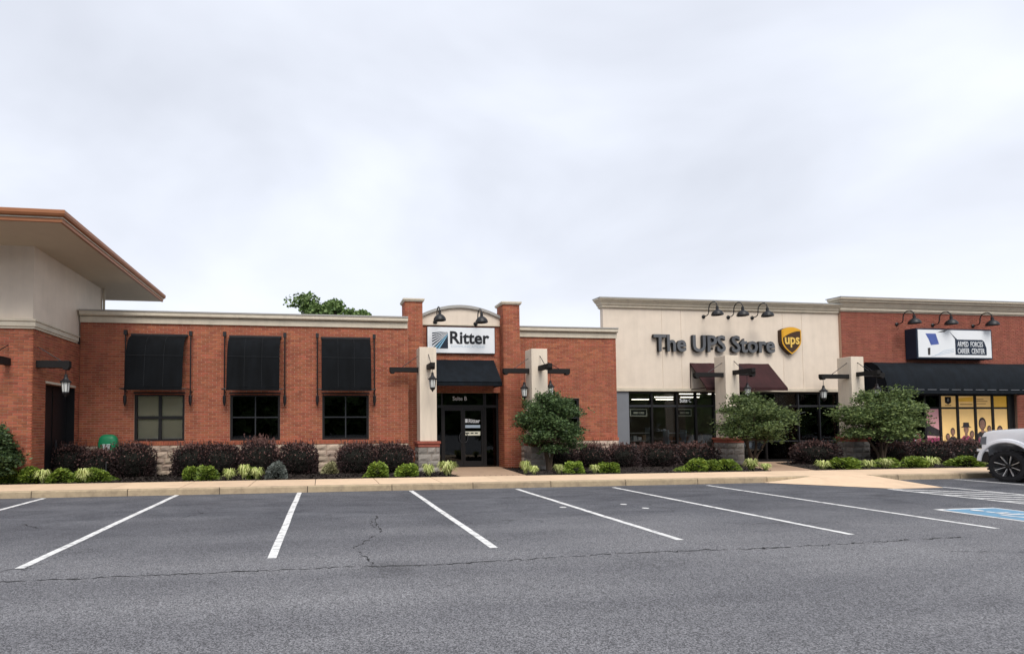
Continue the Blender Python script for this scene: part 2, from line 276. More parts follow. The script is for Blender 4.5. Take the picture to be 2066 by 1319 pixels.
# ------------------------------------------------------------------ mesh helpers
class MB:
    def __init__(s): s.v = []; s.f = []
    def box(s, x0, x1, y0, y1, z0, z1):
        n = len(s.v)
        s.v += [(x0, y0, z0), (x1, y0, z0), (x1, y1, z0), (x0, y1, z0), (x0, y0, z1), (x1, y0, z1), (x1, y1, z1), (x0, y1, z1)]
        s.f += [tuple(n+i for i in q) for q in ((3, 2, 1, 0), (4, 5, 6, 7), (0, 1, 5, 4), (1, 2, 6, 5), (2, 3, 7, 6), (3, 0, 4, 7))]
        return s
    def hexa(s, p):      # 8 points: bottom ring ccw, top ring ccw
        n = len(s.v); s.v += [tuple(q) for q in p]
        s.f += [tuple(n+i for i in q) for q in ((3, 2, 1, 0), (4, 5, 6, 7), (0, 1, 5, 4), (1, 2, 6, 5), (2, 3, 7, 6), (3, 0, 4, 7))]
        return s
    def poly(s, pts):
        n = len(s.v); s.v += [tuple(p) for p in pts]; s.f.append(tuple(range(n, n+len(pts)))); return s
    def loft(s, rings, cap=True, closed=True):
        n = len(s.v); k = len(rings[0])
        for r in rings: s.v += [tuple(p) for p in r]
        for i in range(len(rings)-1):
            for j in range(k if closed else k-1):
                a = n+i*k+j; b = n+i*k+(j+1) % k
                s.f.append((a, b, b+k, a+k))
        if cap and closed:
            s.f.append(tuple(range(n+k-1, n-1, -1))); s.f.append(tuple(n+(len(rings)-1)*k+j for j in range(k)))
        return s
    def prism_x(s, prof, x0, x1):       # (y,z) profile along x
        return s.loft([[(x0, y, z) for y, z in prof], [(x1, y, z) for y, z in prof]])
    def prism_y(s, prof, y0, y1):       # (x,z) profile along y
        return s.loft([[(x, y0, z) for x, z in prof], [(x, y1, z) for x, z in prof]])
    def prism_z(s, prof, z0, z1):
        return s.loft([[(x, y, z0) for x, y in prof], [(x, y, z1) for x, y in prof]])
    def tube(s, path, r, k=8):
        pts = [Vector(p) for p in path]; rings = []
        rr = r if isinstance(r, (list, tuple)) else [r]*len(pts)
        for i, p in enumerate(pts):
            d = (pts[min(i+1, len(pts)-1)]-pts[max(i-1, 0)]).normalized()
            a = Vector((0, 0, 1)) if abs(d.z) < 0.9 else Vector((1, 0, 0))
            u = d.cross(a).normalized(); w = d.cross(u)
            rings.append([tuple(p+(u*math.cos(2*math.pi*j/k)+w*math.sin(2*math.pi*j/k))*rr[i]) for j in range(k)])
        return s.loft(rings)
    def lathe(s, prof, c, axis='z', k=16, cap=True):   # (r, h) profile
        rings = []
        for r, h in prof:
            ring = []
            for j in range(k):
                a = 2*math.pi*j/k; u, w = r*math.cos(a), r*math.sin(a)
                ring.append((c[0]+u, c[1]+w, c[2]+h) if axis == 'z' else (c[0]+h, c[1]+u, c[2]+w) if axis == 'x' else (c[0]+w, c[1]+h, c[2]+u))
            rings.append(ring)
        return s.loft(rings, cap=cap)
    def data(s, name, off=(0, 0, 0)):
        me = bpy.data.meshes.new(name)
        me.from_pydata([(a-off[0], b-off[1], c-off[2]) for a, b, c in s.v], [], s.f)
        bm = bmesh.new(); bm.from_mesh(me); bmesh.ops.recalc_face_normals(bm, faces=bm.faces); bm.to_mesh(me); bm.free()
        return me
    def build(s, name, m, parent=None, smooth=False, bevel=0.0, local=False):
        off = (0, 0, 0)
        if parent is not None and not local: off = worldloc(parent)
        o = link(name, s.data(name, off), m, parent)
        if smooth: shade(o)
        if bevel:
            b = o.modifiers.new('bevel', 'BEVEL'); b.width = bevel; b.segments = 2; b.limit_method = 'ANGLE'; b.angle_limit = R(40)
        return o

def worldloc(o):
    l = Vector((0, 0, 0))
    while o is not None: l += Vector(o.location); o = o.parent
    return l
def link(name, me, m=None, parent=None):
    o = bpy.data.objects.new(name, me); COL.objects.link(o)
    if m is not None and me is not None and len(me.materials) == 0: me.materials.append(M[m] if isinstance(m, str) else m)
    if parent is not None: o.parent = parent
    return o
def shade(o, ang=40):
    for p in o.data.polygons: p.use_smooth = True
    try: o.data.set_sharp_from_angle(angle=R(ang))
    except Exception: pass
def tag(o, label=None, cat=None, group=None, kind=None):
    for k, v in (('label', label), ('category', cat), ('group', group), ('kind', kind)):
        if v: o[k] = v
    return o
def thing(name, loc, label, cat, group=None):
    o = bpy.data.objects.new(name, None); COL.objects.link(o); o.location = loc; o.empty_display_size = 0.2
    return tag(o, label, cat, group)
def copytree(o, parent=None):
    c = o.copy(); COL.objects.link(c); c.parent = parent
    for ch in o.children: copytree(ch, c)
    return c
def struct(o): o['kind'] = 'structure'; return o

def text_mesh(s, size=1.0, extrude=0.0, bold=0.0, shear=0.0, space=1.0):
    cu = bpy.data.curves.new('t', 'FONT'); cu.body = s; cu.size = size; cu.extrude = extrude; cu.offset = bold; cu.shear = shear
    cu.space_character = space; cu.resolution_u = 3
    o = bpy.data.objects.new('t', cu); COL.objects.link(o)
    dg = bpy.context.evaluated_depsgraph_get(); me = bpy.data.meshes.new_from_object(o.evaluated_get(dg))
    bpy.data.objects.remove(o); bpy.data.curves.remove(cu)
    return me
def bounds(me):
    a = np.empty(len(me.vertices)*3); me.vertices.foreach_get('co', a); a = a.reshape(-1, 3); return a.min(0), a.max(0)
def put_text(s, name, m, parent, x0, x1, z0, z1, y, depth=0.004, bold=0.0, shear=0.0, space=1.0):
    """text in the x-z plane facing -y, stretched to the box given"""
    me = text_mesh(s, 1.0, 0.5, bold, shear, space); lo, hi = bounds(me); pl = worldloc(parent)
    for v in me.vertices:
        c = v.co
        v.co = (x0+(c.x-lo[0])/(hi[0]-lo[0])*(x1-x0)-pl.x, y-(c.z+0.5)*depth-pl.y, z0+(c.y-lo[1])/(hi[1]-lo[1])*(z1-z0)-pl.z)
    return link(name, me, m, parent)
def put_letters(s, m, parent, x0, x1, zbase, cap, y, depth, bold=0.0, side=None):
    """one object for each letter"""
    ref = text_mesh(s, 1.0, 0.5, bold); lo, hi = bounds(ref); sc = (x1-x0)/(hi[0]-lo[0])
    rc = text_mesh('T', 1.0, 0.5, bold); l2, h2 = bounds(rc); sz = cap/(h2[1]-l2[1]); zb = l2[1]
    pl = worldloc(parent)
    for i, ch in enumerate(s):
        if ch == ' ': continue
        one = text_mesh(ch, 1.0, 0.5, bold); a, b = bounds(one)
        pre = text_mesh(s[:i+1], 1.0, 0.5, bold); _, pb = bounds(pre)
        ox = pb[0]-b[0]
        for v in one.vertices:
            c = v.co
            v.co = (x0+(c.x+ox-lo[0])*sc-pl.x, y-(c.z+0.5)*depth-pl.y, zbase+(c.y-zb)*sz-pl.z)
        one.materials.clear(); one.materials.append(M[m])
        if side:
            one.materials.append(M[side])
            for p in one.polygons:
                if abs(p.normal.y) < 0.5 or p.normal.y > 0: p.material_index = 1
        link('letter', one, None, parent)

# ------------------------------------------------------------------ masonry
BL, BH, JT = 0.222, 0.0690, 0.013     # brick pitch along, course height, joint
camP = Vector((0, 0, CAM_H))
def inframe(p):
    d = Vector(p)-camP; z = d.dot(fw)
    if z < 0.1: return False
    x = PPX+FOC*d.dot(rt)/z; y = PPY-FOC*d.dot(up)/z
    return 0 < x < PX_W and 0 < y < PX_H
class Masonry:
    """collects the bricks of one building; flush() makes 300 of them objects and joins the rest"""
    def __init__(s, parent, m): s.parent, s.m, s.full, s.rest = parent, m, [], []
    def wall(s, P, axis, L, z0, z1, holes=(), thick=0.25, back=True, phase=0.0, trim=(0, 0), mortar='mortar', name='wall'):
        """axis 'x': wall along +x facing -y from P=(x,y). axis 'l': along +y facing -x. axis 'r': along +y facing +x"""
        def pt(u, d): return (P[0]+u, P[1]+d) if axis == 'x' else (P[0]+d, P[1]+u) if axis == 'l' else (P[0]-d, P[1]+u)
        nrow = int(round((z1-z0)/BH)); h = (z1-z0)/nrow
        bl = L/(round(L/(BL/2)))*2
        for r in range(nrow):
            za, zb = z0+r*h+JT/2, z0+(r+1)*h-JT/2; zm = (za+zb)/2
            iv = [(0.0, L)]
            for (a, b, c, d) in holes:
                if c < zm < d:
                    nx = []
                    for (p, q) in iv:
                        if b <= p or a >= q: nx.append((p, q)); continue
                        if a > p: nx.append((p, a))
                        if b < q: nx.append((b, q))
                    iv = nx
            u = -bl*(0.5 if r % 2 else 0.0)
            if axis != 'x': iv = [(max(p, 0.006), q) for p, q in iv]
            while u < L:
                for (p, q) in iv:
                    a, b = max(u, p), min(u+bl, q)
                    if b-a < 0.016: continue
                    jl = JT/2
                    c = pt((a+b)/2, 0)
                    s_full = abs((b-a)-bl) < 1e-4
                    rec = (axis, c[0], c[1], zm, (b-a)-2*jl, zb-za, rnd.uniform(-0.002, 0.002))
                    (s.full if s_full else s.rest).append(rec)
                u += bl
        # solid backing with openings, its face 9 mm behind the bricks
        us = sorted({(0.035 if axis != 'x' else 0.0), L, *[x for hh in holes for x in hh[:2]]}); zs = sorted({z0, z1, *[x for hh in holes for x in hh[2:]]})
        us = [x for x in us if (0.035 if axis != 'x' else 0) <= x <= L]; zs = [x for x in zs if z0 <= x <= z1]
        if axis == 'x': us[0] += trim[0]; us[-1] -= trim[1]
        mb = MB()
        for i in range(len(us)-1):
            for j in range(len(zs)-1):
                um, zm = (us[i]+us[i+1])/2, (zs[j]+zs[j+1])/2
                if any(a < um < b and c < zm < d for a, b, c, d in holes): continue
                p, q = pt(us[i], 0.009), pt(us[i+1], thick)
                mb.box(min(p[0], q[0]), max(p[0], q[0]), min(p[1], q[1]), max(p[1], q[1]), zs[j], zs[j+1])
        return mb.build(name, mortar, s.parent)
    def flush(s, keep=300):
        pl = worldloc(s.parent)
        vis = [r for r in s.full if inframe((r[1], r[2], r[3]))]
        vis.sort(key=lambda r: (Vector((r[1], r[2], r[3]))-camP).length*(1.4 if r[0] != 'x' else 1.0))
        single = set(id(r) for r in vis[:keep])
        def bx(mb, ax, cx, cy, cz, l, h, dd):
            d0, d1 = -0.001+dd, 0.03
            if ax == 'x': mb.box(cx-l/2, cx+l/2, cy+d0, cy+d1, cz-h/2, cz+h/2)
            elif ax == 'l': mb.box(cx+d0, cx+d1, cy-l/2, cy+l/2, cz-h/2, cz+h/2)
            else: mb.box(cx-d1, cx-d0, cy-l/2, cy+l/2, cz-h/2, cz+h/2)
        protos = {}; mb = MB()
        for r in s.full+s.rest:
            if id(r) in single:
                if (r[0], round(r[4], 3), round(r[5], 4)) not in protos:
                    b = MB(); bx(b, r[0], 0, 0, 0, r[4], r[5], 0); me = b.data('brick'); me.materials.append(M[s.m]); protos[(r[0], round(r[4], 3), round(r[5], 4))] = me
                o = link('brick', protos[(r[0], round(r[4], 3), round(r[5], 4))], None, s.parent)
                o.location = (r[1]-pl.x, r[2]-pl.y, r[3]-pl.z)
                if r[0] == 'x': o.location.y += r[6]
            else: bx(mb, *r)
        o = mb.build('brickwork', s.m, s.parent); o['kind'] = 'stuff'

def rowlock(parent, x0, x1, y, z0, z1, m='brick', proj=0.03):
    """soldier/rowlock course, each brick its own part"""
    n = int((x1-x0)/0.0677); w = (x1-x0)/n
    b = MB().box(-w/2+0.004, w/2-0.004, -proj, 0.02, z0, z1); me = b.data('sill_brick'); me.materials.append(M[m]); pl = worldloc(parent)
    for i in range(n):
        o = link('sill_brick', me, None, parent); o.location = (x0+(i+0.5)*w-pl.x, y-pl.y, -pl.z)
def stones(parent, x0, x1, y, z0, z1, m, rows=4, proj=0.05, lo=0.28, hi=0.5, axis='x', thick=0.06):
    """rough faced blocks, each its own part. axis x: facing -y ; axis l: facing -x (x0,x1 are then y)"""
    pl = worldloc(parent); hgt = (z1-z0)/rows
    for r in range(rows):
        u = x0
        while u < x1-1e-3:
            w = min(rnd.uniform(lo, hi), x1-u)
            if x1-(u+w) < lo*0.5: w = x1-u
            a, b, c, d = u+0.005, u+w-0.005, z0+r*hgt+0.005, z0+(r+1)*hgt-0.005
            mb = MB(); g = 4; grid = []
            for j in range(4):
                for i in range(5):
                    uu, zz = a+(b-a)*i/4, c+(d-c)*j/3
                    edge = i in (0, 4) or j in (0, 3)
                    grid.append((uu, -(0.010 if edge else proj*rnd.uniform(0.45, 1.0)), zz))
            n0 = 0
            vs = grid+[(a, thick, c), (b, thick, c), (b, thick, d), (a, thick, d)]
            if axis == 'x': mb.v = [(p[0], y+p[1], p[2]) for p in vs]
            else: mb.v = [(y+p[1], p[0], p[2]) for p in vs]
            for j in range(3):
                for i in range(4):
                    k = j*5+i; mb.f.append((k, k+1, k+6, k+5))
            mb.f += [(0, 20, 21, 4, 3, 2, 1), (15, 16, 17, 18, 19, 22, 23), (0, 5, 10, 15, 23, 20), (4, 21, 22, 19, 14, 9)]
            mb.build('stone', m, parent)
            u += w

# ================================================================== ground
GZ, WZ = 0.156, 0.291            # asphalt and sidewalk levels (the shop floors lie a little below the walk)
KY, WY = 11.655, 13.185          # kerb line and back of the walk
def bedz(y): return max(0.2, 0.285-0.0266*(y-WY))
g = MB()
g.poly([(-250, -250, GZ), (250, -250, GZ), (250, 250, GZ), (-250, 250, GZ)])
lot = struct(g.build('parking_lot', 'asphalt'))
def stripe(pts, m='paint', name='parking_line', z=0.004):
    return MB().poly([(x, y, GZ+z) for x, y in pts]).build(name, m, lot)
W2 = 0.048
for xa, ya, xb, yb in ((-8.05, 11.56, -8.0, 5.76), (-5.60, 11.56, -5.5, 5.76), (-3.04, 11.63, -3.03, 5.8), (-0.49, 11.63, -0.54, 5.84), (1.95, 11.56, 1.98, 5.95), (4.35, 11.45, 4.37, 6.01), (6.62, 11.36, 6.73, 5.97), (9.0, 11.36, 9.01, 6.01), (16.07, 11.52, 16.18, 5.94), (18.54, 11.52, 18.58, 5.94), (20.97, 11.52, 21.0, 5.94)):
    n = 9; L = [(xa+(xb-xa)*i/n+rnd.uniform(-.006, .006), ya+(yb-ya)*i/n) for i in range(n+1)]
    stripe([(x-W2, y) for x, y in L]+[(x+W2, y) for x, y in reversed(L)])
# access aisle beside the ramp
stripe([(12.22, 10.04), (12.32, 10.04), (12.32, 5.94), (12.22, 5.94)])
stripe([(13.77, 10.15), (13.87, 10.15), (13.87, 5.94), (13.77, 5.94)])
for k in range(9):
    y = 10.02-0.46*k
    if y-1.05 < 5.9: break
    stripe([(12.33, y), (12.33, y-0.13), (13.76, y-1.03), (13.76, y-0.90)], name='aisle_stripe')
# accessible-bay panel
stripe([(10.01, 7.52), (11.21, 7.52), (11.21, 6.32), (10.01, 6.32)], 'paint', 'white_border')
stripe([(10.10, 7.43), (11.12, 7.43), (11.12, 6.41), (10.10, 6.41)], 'bluepaint', 'blue_panel', 0.008)
mb = MB(); cx, cy = 10.575, 6.9
def ringz(mb, cx, cy, r0, r1, a0, a1, z, n=20):
    p = [(cx+r1*math.cos(a0+(a1-a0)*i/n), cy+r1*math.sin(a0+(a1-a0)*i/n), GZ+z) for i in range(n+1)]
    q = [(cx+r0*math.cos(a0+(a1-a0)*i/n), cy+r0*math.sin(a0+(a1-a0)*i/n), GZ+z) for i in range(n+1)]
    for i in range(n): mb.poly([p[i], p[i+1], q[i+1], q[i]])
def bar(mb, a, b, w, z):
    d = Vector((b[0]-a[0], b[1]-a[1])).normalized(); nn = Vector((-d.y, d.x))*w/2
    mb.poly([(a[0]-nn.x, a[1]-nn.y, GZ+z), (b[0]-nn.x, b[1]-nn.y, GZ+z), (b[0]+nn.x, b[1]+nn.y, GZ+z), (a[0]+nn.x, a[1]+nn.y, GZ+z)])
ringz(mb, cx, cy-0.12, 0.17, 0.24, R(150), R(390), 0.012)
bar(mb, (cx-0.05, cy+0.25), (cx-0.02, cy-0.06), 0.08, 0.0125); bar(mb, (cx-0.02, cy-0.03), (cx+0.2, cy-0.03), 0.07, 0.013)
bar(mb, (cx+0.2, cy-0.02), (cx+0.30, cy-0.28), 0.07, 0.0135); bar(mb, (cx-0.04, cy+0.12), (cx+0.16, cy+0.10), 0.06, 0.014)
ringz(mb, cx-0.06, cy+0.36, 0.0, 0.08, 0, 2*math.pi, 0.0145)
mb.build('wheelchair_symbol', 'paint', lot)
# cracks: jagged ribbons along the old paving seam
def crack(pts, w, seed, m='crack'):
    r = random.Random(seed); mb = MB(); L = []
    for (a, b) in zip(pts[:-1], pts[1:]):
        d = math.dist(a, b); n = max(2, int(d/0.05))
        for i in range(n):
            t = i/n; L.append((a[0]+(b[0]-a[0])*t+r.gauss(0, .012), a[1]+(b[1]-a[1])*t+r.gauss(0, .018)))
    L.append(pts[-1])
    ws = [w*max(0.0, r.gauss(0.7, 0.6)) for _ in L]
    for i in range(len(L)-1):
        if ws[i] < w*0.15 and ws[i+1] < w*0.3: continue
        (x0, y0), (x1, y1) = L[i], L[i+1]
        d = Vector((x1-x0, y1-y0)).normalized(); nx, ny = -d.y, d.x
        mb.poly([(x0+nx*ws[i]/2, y0+ny*ws[i]/2, GZ+.003), (x0-nx*ws[i]/2, y0-ny*ws[i]/2, GZ+.003), (x1-nx*ws[i+1]/2, y1-ny*ws[i+1]/2, GZ+.003), (x1+nx*ws[i+1]/2, y1+ny*ws[i+1]/2, GZ+.003)])
    mb.build('crack', m, lot)
crack([(-5.4, 5.18), (-2.96, 5.33), (-2.09, 5.34), (-0.5, 5.36), (0.24, 5.37), (1.05, 5.31), (1.8, 5.37), (3.27, 5.49), (5.13, 5.46), (6.48, 5.54), (7.91, 5.65)], 0.019, 3)
crack([(0.86, 8.39), (0.77, 7.74), (0.81, 7.16), (0.37, 6.19), (0.52, 5.45)], 0.015, 5)
crack([(0.76, 8.2), (0.70, 7.56), (0.81, 7.16)], 0.009, 8)
crack([(-3.24, 5.58), (-2.97, 5.9)], 0.018, 6); crack([(-4.4, 8.46), (-3.96, 8.1), (-3.7, 8.15)], 0.016, 9); crack([(-2.25, 9.63), (-1.98, 9.1), (-2.25, 8.55)], 0.012, 10)
crack([(5.85, 6.84), (7.38, 6.75), (8.46, 6.4)], 0.008, 12); crack([(6.84, 5.04), (7.92, 4.8), (9.45, 4.86)], 0.008, 13)
for x, y in ((4.15, 8.73), (5.37, 8.88), (5.48, 8.4)):
    mb = MB(); ringz(mb, x, y, 0, 0.06, 0, 2*math.pi, 0.004, 10); mb.build('paint_spot', 'paint', lot)

# sidewalk, kerb, ramp, paths, beds
sw = struct(MB().box(-16, 34, KY+0.04, WY-0.01, 0.0, WZ-0.015).build('sidewalk', 'gap'))
x = -16.0
while x < 34:
    MB().box(x+0.007, x+1.433, KY+0.152, WY, WZ-0.1, WZ+rnd.uniform(-.001, .001)).build('paving_slab', 'walk', sw, bevel=0.005); x += 1.44
kb = struct(MB().box(-16, 34, KY+0.02, KY+0.14, 0.0, WZ-0.05).build('kerb', 'gap'))
x = -15.2
while x < 34:
    a, b = x+0.009, x+1.851
    for (p, q) in ((a, min(b, 12.04)), (max(a, 13.79), b)):
        if q-p > 0.05:
            MB().prism_x([(KY, 0.05), (KY+0.147, 0.05), (KY+0.147, WZ+0.002), (KY+0.04, WZ+0.002), (KY+0.018, WZ-0.005), (KY+0.008, WZ-0.02)], p, q).build('kerb_stone', 'kerb', kb)
    x += 1.86
rp = MB(); rp.hexa([(12.06, 10.08, 0.0), (13.75, 10.08, 0.0), (13.77, KY+0.15, 0.0), (12.05, KY+0.15, 0.0), (12.46, 10.08, GZ+0.006), (13.72, 10.08, GZ+0.006), (13.77, KY+0.15, WZ+0.003), (12.05, KY+0.15, WZ+0.003)])
ramp = struct(rp.build('kerb_ramp', 'walk'))
MB().poly([(12.05, KY-0.002, WZ-0.006), (10.71, KY-0.01, GZ+0.006), (12.46, 10.08, GZ+0.0055)]).build('flared_side', 'walk', ramp)
# entrance paths, falling gently towards the doors
def path(quads, m='aggr'):
    mb = MB()
    for q in quads: mb.hexa([(x, y, 0.0) for x, y, z in q]+q)
    return struct(mb.build('entrance_path', m))
p1 = path([[(3.55, WY+0.004, WZ-0.004), (5.30, WY+0.004, WZ-0.004), (5.90, 16.955, 0.205), (3.56, 16.955, 0.205)]])
MB().box(3.3, 6.03, 16.96, 17.45, 0.05, 0.20).build('threshold_slab', 'aggr', p1)
for k in range(9):
    MB().lathe([(0, 0), (0.022, 0), (0.022, 0.004), (0, 0.004)], (3.92+k*0.155, 13.42+0.012*(k % 2), 0.282), k=8).build('drain_hole', 'gap', p1)
p2 = path([[(12.45, WY+0.004, WZ-0.004), (13.8, WY+0.004, WZ-0.004), (16.35, 17.25, 0.19), (14.82, 17.25, 0.19)], [(10.5, 17.50, 0.17), (21.0, 17.26, 0.17), (21.0, 18.28, 0.16), (10.5, 18.46, 0.16)]])
def bed(poly, seed):
    r = np.random.default_rng(seed); xs = [p[0] for p in poly]; ys = [p[1] for p in poly]
    def inside(x, y):
        c = False; n = len(poly); j = n-1
        for i in range(n):
            if (poly[i][1] > y) != (poly[j][1] > y) and x < (poly[j][0]-poly[i][0])*(y-poly[i][1])/(poly[j][1]-poly[i][1])+poly[i][0]: c = not c
            j = i
        return c
    b = struct(MB().loft([[(x, y, 0.02) for x, y in poly], [(x, y, bedz(y)-0.03) for x, y in poly]]).build('mulch_bed', 'mulch'))
    mb = MB(); A = (max(xs)-min(xs))*(max(ys)-min(ys))
    for _ in range(int(A*420)):
        x, y = r.uniform(min(xs), max(xs)), r.uniform(min(ys), max(ys))
        if not inside(x, y): continue
        z = bedz(y)-0.03+r.uniform(0.0, 0.045); a = r.uniform(0, math.pi); l, w = r.uniform(.015, .05), r.uniform(.008, .018); tz = r.uniform(-.5, .5)
        ca, sa = math.cos(a), math.sin(a)
        mb.poly([(x-l*ca-w*sa, y-l*sa+w*ca, z-l*tz), (x+l*ca-w*sa, y+l*sa+w*ca, z+l*tz), (x+l*ca+w*sa, y+l*sa-w*ca, z+l*tz+.006), (x-l*ca+w*sa, y-l*sa-w*ca, z-l*tz+.006)])
    me = bpy.data.meshes.new('mulch_chips'); me.from_pydata(mb.v, [], mb.f); o = link('mulch_chips', me, 'chip', b); o['kind'] = 'stuff'
bed([(-11.0, WY+0.01), (3.5, WY+0.01), (3.52, 16.93), (2.68, 16.93), (2.68, 16.36), (-7.0, 16.36), (-7.0, 13.86), (-11.0, 13.86)], 1)
bed([(5.34, WY+0.01), (12.42, WY+0.01), (14.78, 17.24), (10.45, 17.46), (6.64, 17.46), (6.64, 16.92), (5.90, 16.92)], 2)
bed([(13.84, WY+0.01), (33, WY+0.01), (33, 18.2), (21.05, 18.2), (21.05, 17.24), (16.40, 17.24)], 3)

# ================================================================== corner building with the hipped roof (left)
XS = -7.05
cb = thing('corner_building', (-10, 16, 0), 'brick and cream stucco corner building with wide copper-edged eaves at left edge', 'building')
ms1 = Masonry(cb, 'brick')
ms1.wall((-11.0, 13.9), 'x', 11.0+XS, 0.1, 4.03, trim=(0, 0.04), name='front_wall')
ms1.wall((XS, 13.9), 'r', 2.5, 0.1, 4.03, holes=[(0.62, 2.24, 0.1, 2.74)], thick=0.3, name='side_wall')
ms1.flush()
# doorway in the side wall: lintel, soffit, dark door behind
MB().box(XS-0.295, XS+0.012, 14.50, 16.16, 2.742, 2.80).build('door_lintel', 'trim', cb)
MB().box(XS-0.29, XS-0.005, 16.115, 16.138, 0.1, 2.74).build('door_jamb', 'black', cb); MB().box(XS-0.29, XS-0.005, 14.522, 14.545, 0.1, 2.74).build('door_jamb', 'black', cb)
dr = MB().box(XS-0.27, XS-0.22, 14.55, 16.11, 0.15, 2.735).build('door', 'black', cb)
MB().box(XS-0.219, XS-0.20, 15.32, 15.34, 0.2, 2.7).build('door_joint', 'frame', dr)
MB().tube([(XS-0.21, 15.42, 1.0), (XS-0.15, 15.42, 1.0), (XS-0.15, 15.42, 1.25), (XS-0.21, 15.42, 1.25)], 0.012).build('handle', 'framelite', dr)
# moulding between brick and stucco, wrapping the corner
def wrapband(prof, y_front, x_side, x_left, y_back, name, m, parent):
    """prof: (projection, z) closed; mitred round the outer corner"""
    r1 = [(x_left, y_front-p, z) for p, z in prof]; r2 = [(x_side+p, y_front-p, z) for p, z in prof]; r3 = [(x_side+p, y_back, z) for p, z in prof]
    return MB().loft([r1, r2, r3]).build(name, m, parent)
band = [(-0.1, 4.031), (0.04, 4.031), (0.04, 4.075), (0.07, 4.085), (0.07, 4.20), (0.10, 4.21), (0.10, 4.245), (0.02, 4.275), (-0.1, 4.275)]
wrapband(band, 13.9, XS, -11.0, 16.16, 'cornice', 'trim', cb)
MB().box(-11.0, XS-0.05, 13.95, 18.05, 4.276, 6.15).build('stucco_wall', 'stucco', cb)
MB().box(XS-0.049, XS-0.045, 13.95, 18.05, 4.28, 6.14).build('corner_bead', 'stucco', cb)
MB().box(-11.0, XS-0.32, 14.2, 18.04, 0.0, 4.02).build('core_wall', 'inwall', cb)
# eaves: soffit, fascia with gutter, roof
EX, EY0, EY1 = -5.66, 12.22, 19.6
sf = MB().box(-11.5, EX-0.02, EY0+0.02, EY1-0.02, 6.10, 6.135).build('soffit', 'soffit', cb)
fas = [(-0.06, 6.095), (0.0, 6.095), (0.0, 6.165), (0.015, 6.17), (0.015, 6.20), (0.07, 6.215), (0.09, 6.26), (0.09, 6.33), (0.075, 6.345), (-0.06, 6.345)]
wrapband(fas, EY0, EX, -11.5, EY1, 'fascia', 'copper', cb)
wrapband([(0.0, 6.168), (0.020, 6.170), (0.020, 6.198), (0.0, 6.198)], EY0, EX, -11.5, EY1, 'fascia_strip', 'trim', cb)
MB().loft([[(-11.5, EY0, 6.345), (EX+0.03, EY0-0.03, 6.345), (EX+0.03, EY1, 6.345), (-11.5, EY1, 6.345)], [(-11.5, 15.85, 7.35), (EX-3.4, 15.85, 7.35), (EX-3.4, 15.95, 7.35), (-11.5, 15.95, 7.35)]]).build('roof', 'roof', cb)
MB().tube([(XS+0.02, 18.0, 6.09), (XS+0.02, 18.0, 4.9)], 0.04).build('downspout', 'trim', cb)

# ================================================================== red brick store with the arched entrance
rs = thing('brick_store', (2, 17, 0), 'orange-red brick store with arched entrance between two brick piers', 'building')
ms2 = Masonry(rs, 'brick')
YM, YR = 16.40, 17.50
WIN = [(-5.52, -4.09), (-2.77, -1.28), (0.0, 1.45)]
ZW0, ZW1 = 1.18, 2.60
ms2.wall((XS, YM), 'x', 2.70-XS, 0.10, 4.69, holes=[(a-XS, b-XS, ZW0, ZW1) for a, b in WIN], name='front_wall')
ms2.wall((6.63, YR), 'x', 10.42-6.63, 0.10, 4.69, holes=[(7.50-6.63, 9.0-6.63, ZW0, 2.55)], name='front_wall')
YP = 16.95
for xa, xb, top in ((2.69, 3.29, 5.70), (6.04, 6.63, 5.68)):
    ms2.wall((xa, YP), 'x', xb-xa, 0.18, top, thick=0.6, trim=(0.052, 0), name='pier')
    ms2.wall((xa, YP), 'l', 0.6, 0.18, top, thick=0.05, phase=0.1, name='pier_side')
    MB().box(xa-0.035, xb+0.035, YP-0.04, YP+0.64, top+0.001, top+0.035).build('pier_cap', 'trim', rs)
    MB().box(xa-0.06, xb+0.06, YP-0.065, YP+0.67, top+0.036, top+0.10).build('pier_cap', 'trim', rs, bevel=0.008)
YS = 17.30
ms2.wall((3.29, YS), 'x', 2.75, 2.72, 4.99, thick=0.2, name='sign_wall')
ms2.flush()
# arched stucco parapet with a curved cap
def archz(x):
    t = (x-4.665)/1.375; return 5.30+0.34*(1-t*t)
n = 20; xs = [3.29+2.75*i/n for i in range(n+1)]
MB().prism_y([(3.29, 4.992), (6.04, 4.992)]+[(x, archz(x)) for x in reversed(xs)], YS-0.03, YS+0.25).build('arched_parapet', 'stucco', rs)
MB().loft([[(x, YS-0.10, archz(x)-0.045), (x, YS+0.30, archz(x)-0.045), (x, YS+0.30, archz(x)+0.05), (x, YS-0.10, archz(x)+0.05)] for x in xs]).build('arch_cap', 'trimcap', rs)
MB().box(3.29, 6.04, YS-0.05, YS-0.031, 4.993, 5.03).build('arch_ledge', 'trim', rs)
def cornice(x0, x1, y, z0, parent, h=0.37, proj=0.14, endl=False):
    lo = z0+0.19
    MB().prism_x([(y+0.1, z0), (y-0.045, z0), (y-0.05, lo-0.02), (y-0.02, lo-0.018), (y-0.02, lo), (y+0.1, lo)], x0, x1).build('cornice', 'trim', parent)
    MB().prism_x([(y+0.1, lo+0.001), (y-proj+0.03, lo+0.001), (y-proj, lo+0.03), (y-proj, z0+h-0.05), (y+0.1, z0+h-0.05)], x0, x1).build('cornice', 'trim', parent)
    MB().prism_x([(y+0.3, z0+h-0.049), (y-proj-0.02, z0+h-0.049), (y-proj-0.02, z0+h-0.01), (y+0.3, z0+h+0.02)], x0-0.004, x1+0.004).build('coping', 'trimcap', parent)
cornice(XS+0.01, 2.685, YM, 4.692, rs)
cornice(6.635, 10.44, YR, 4.692, rs)
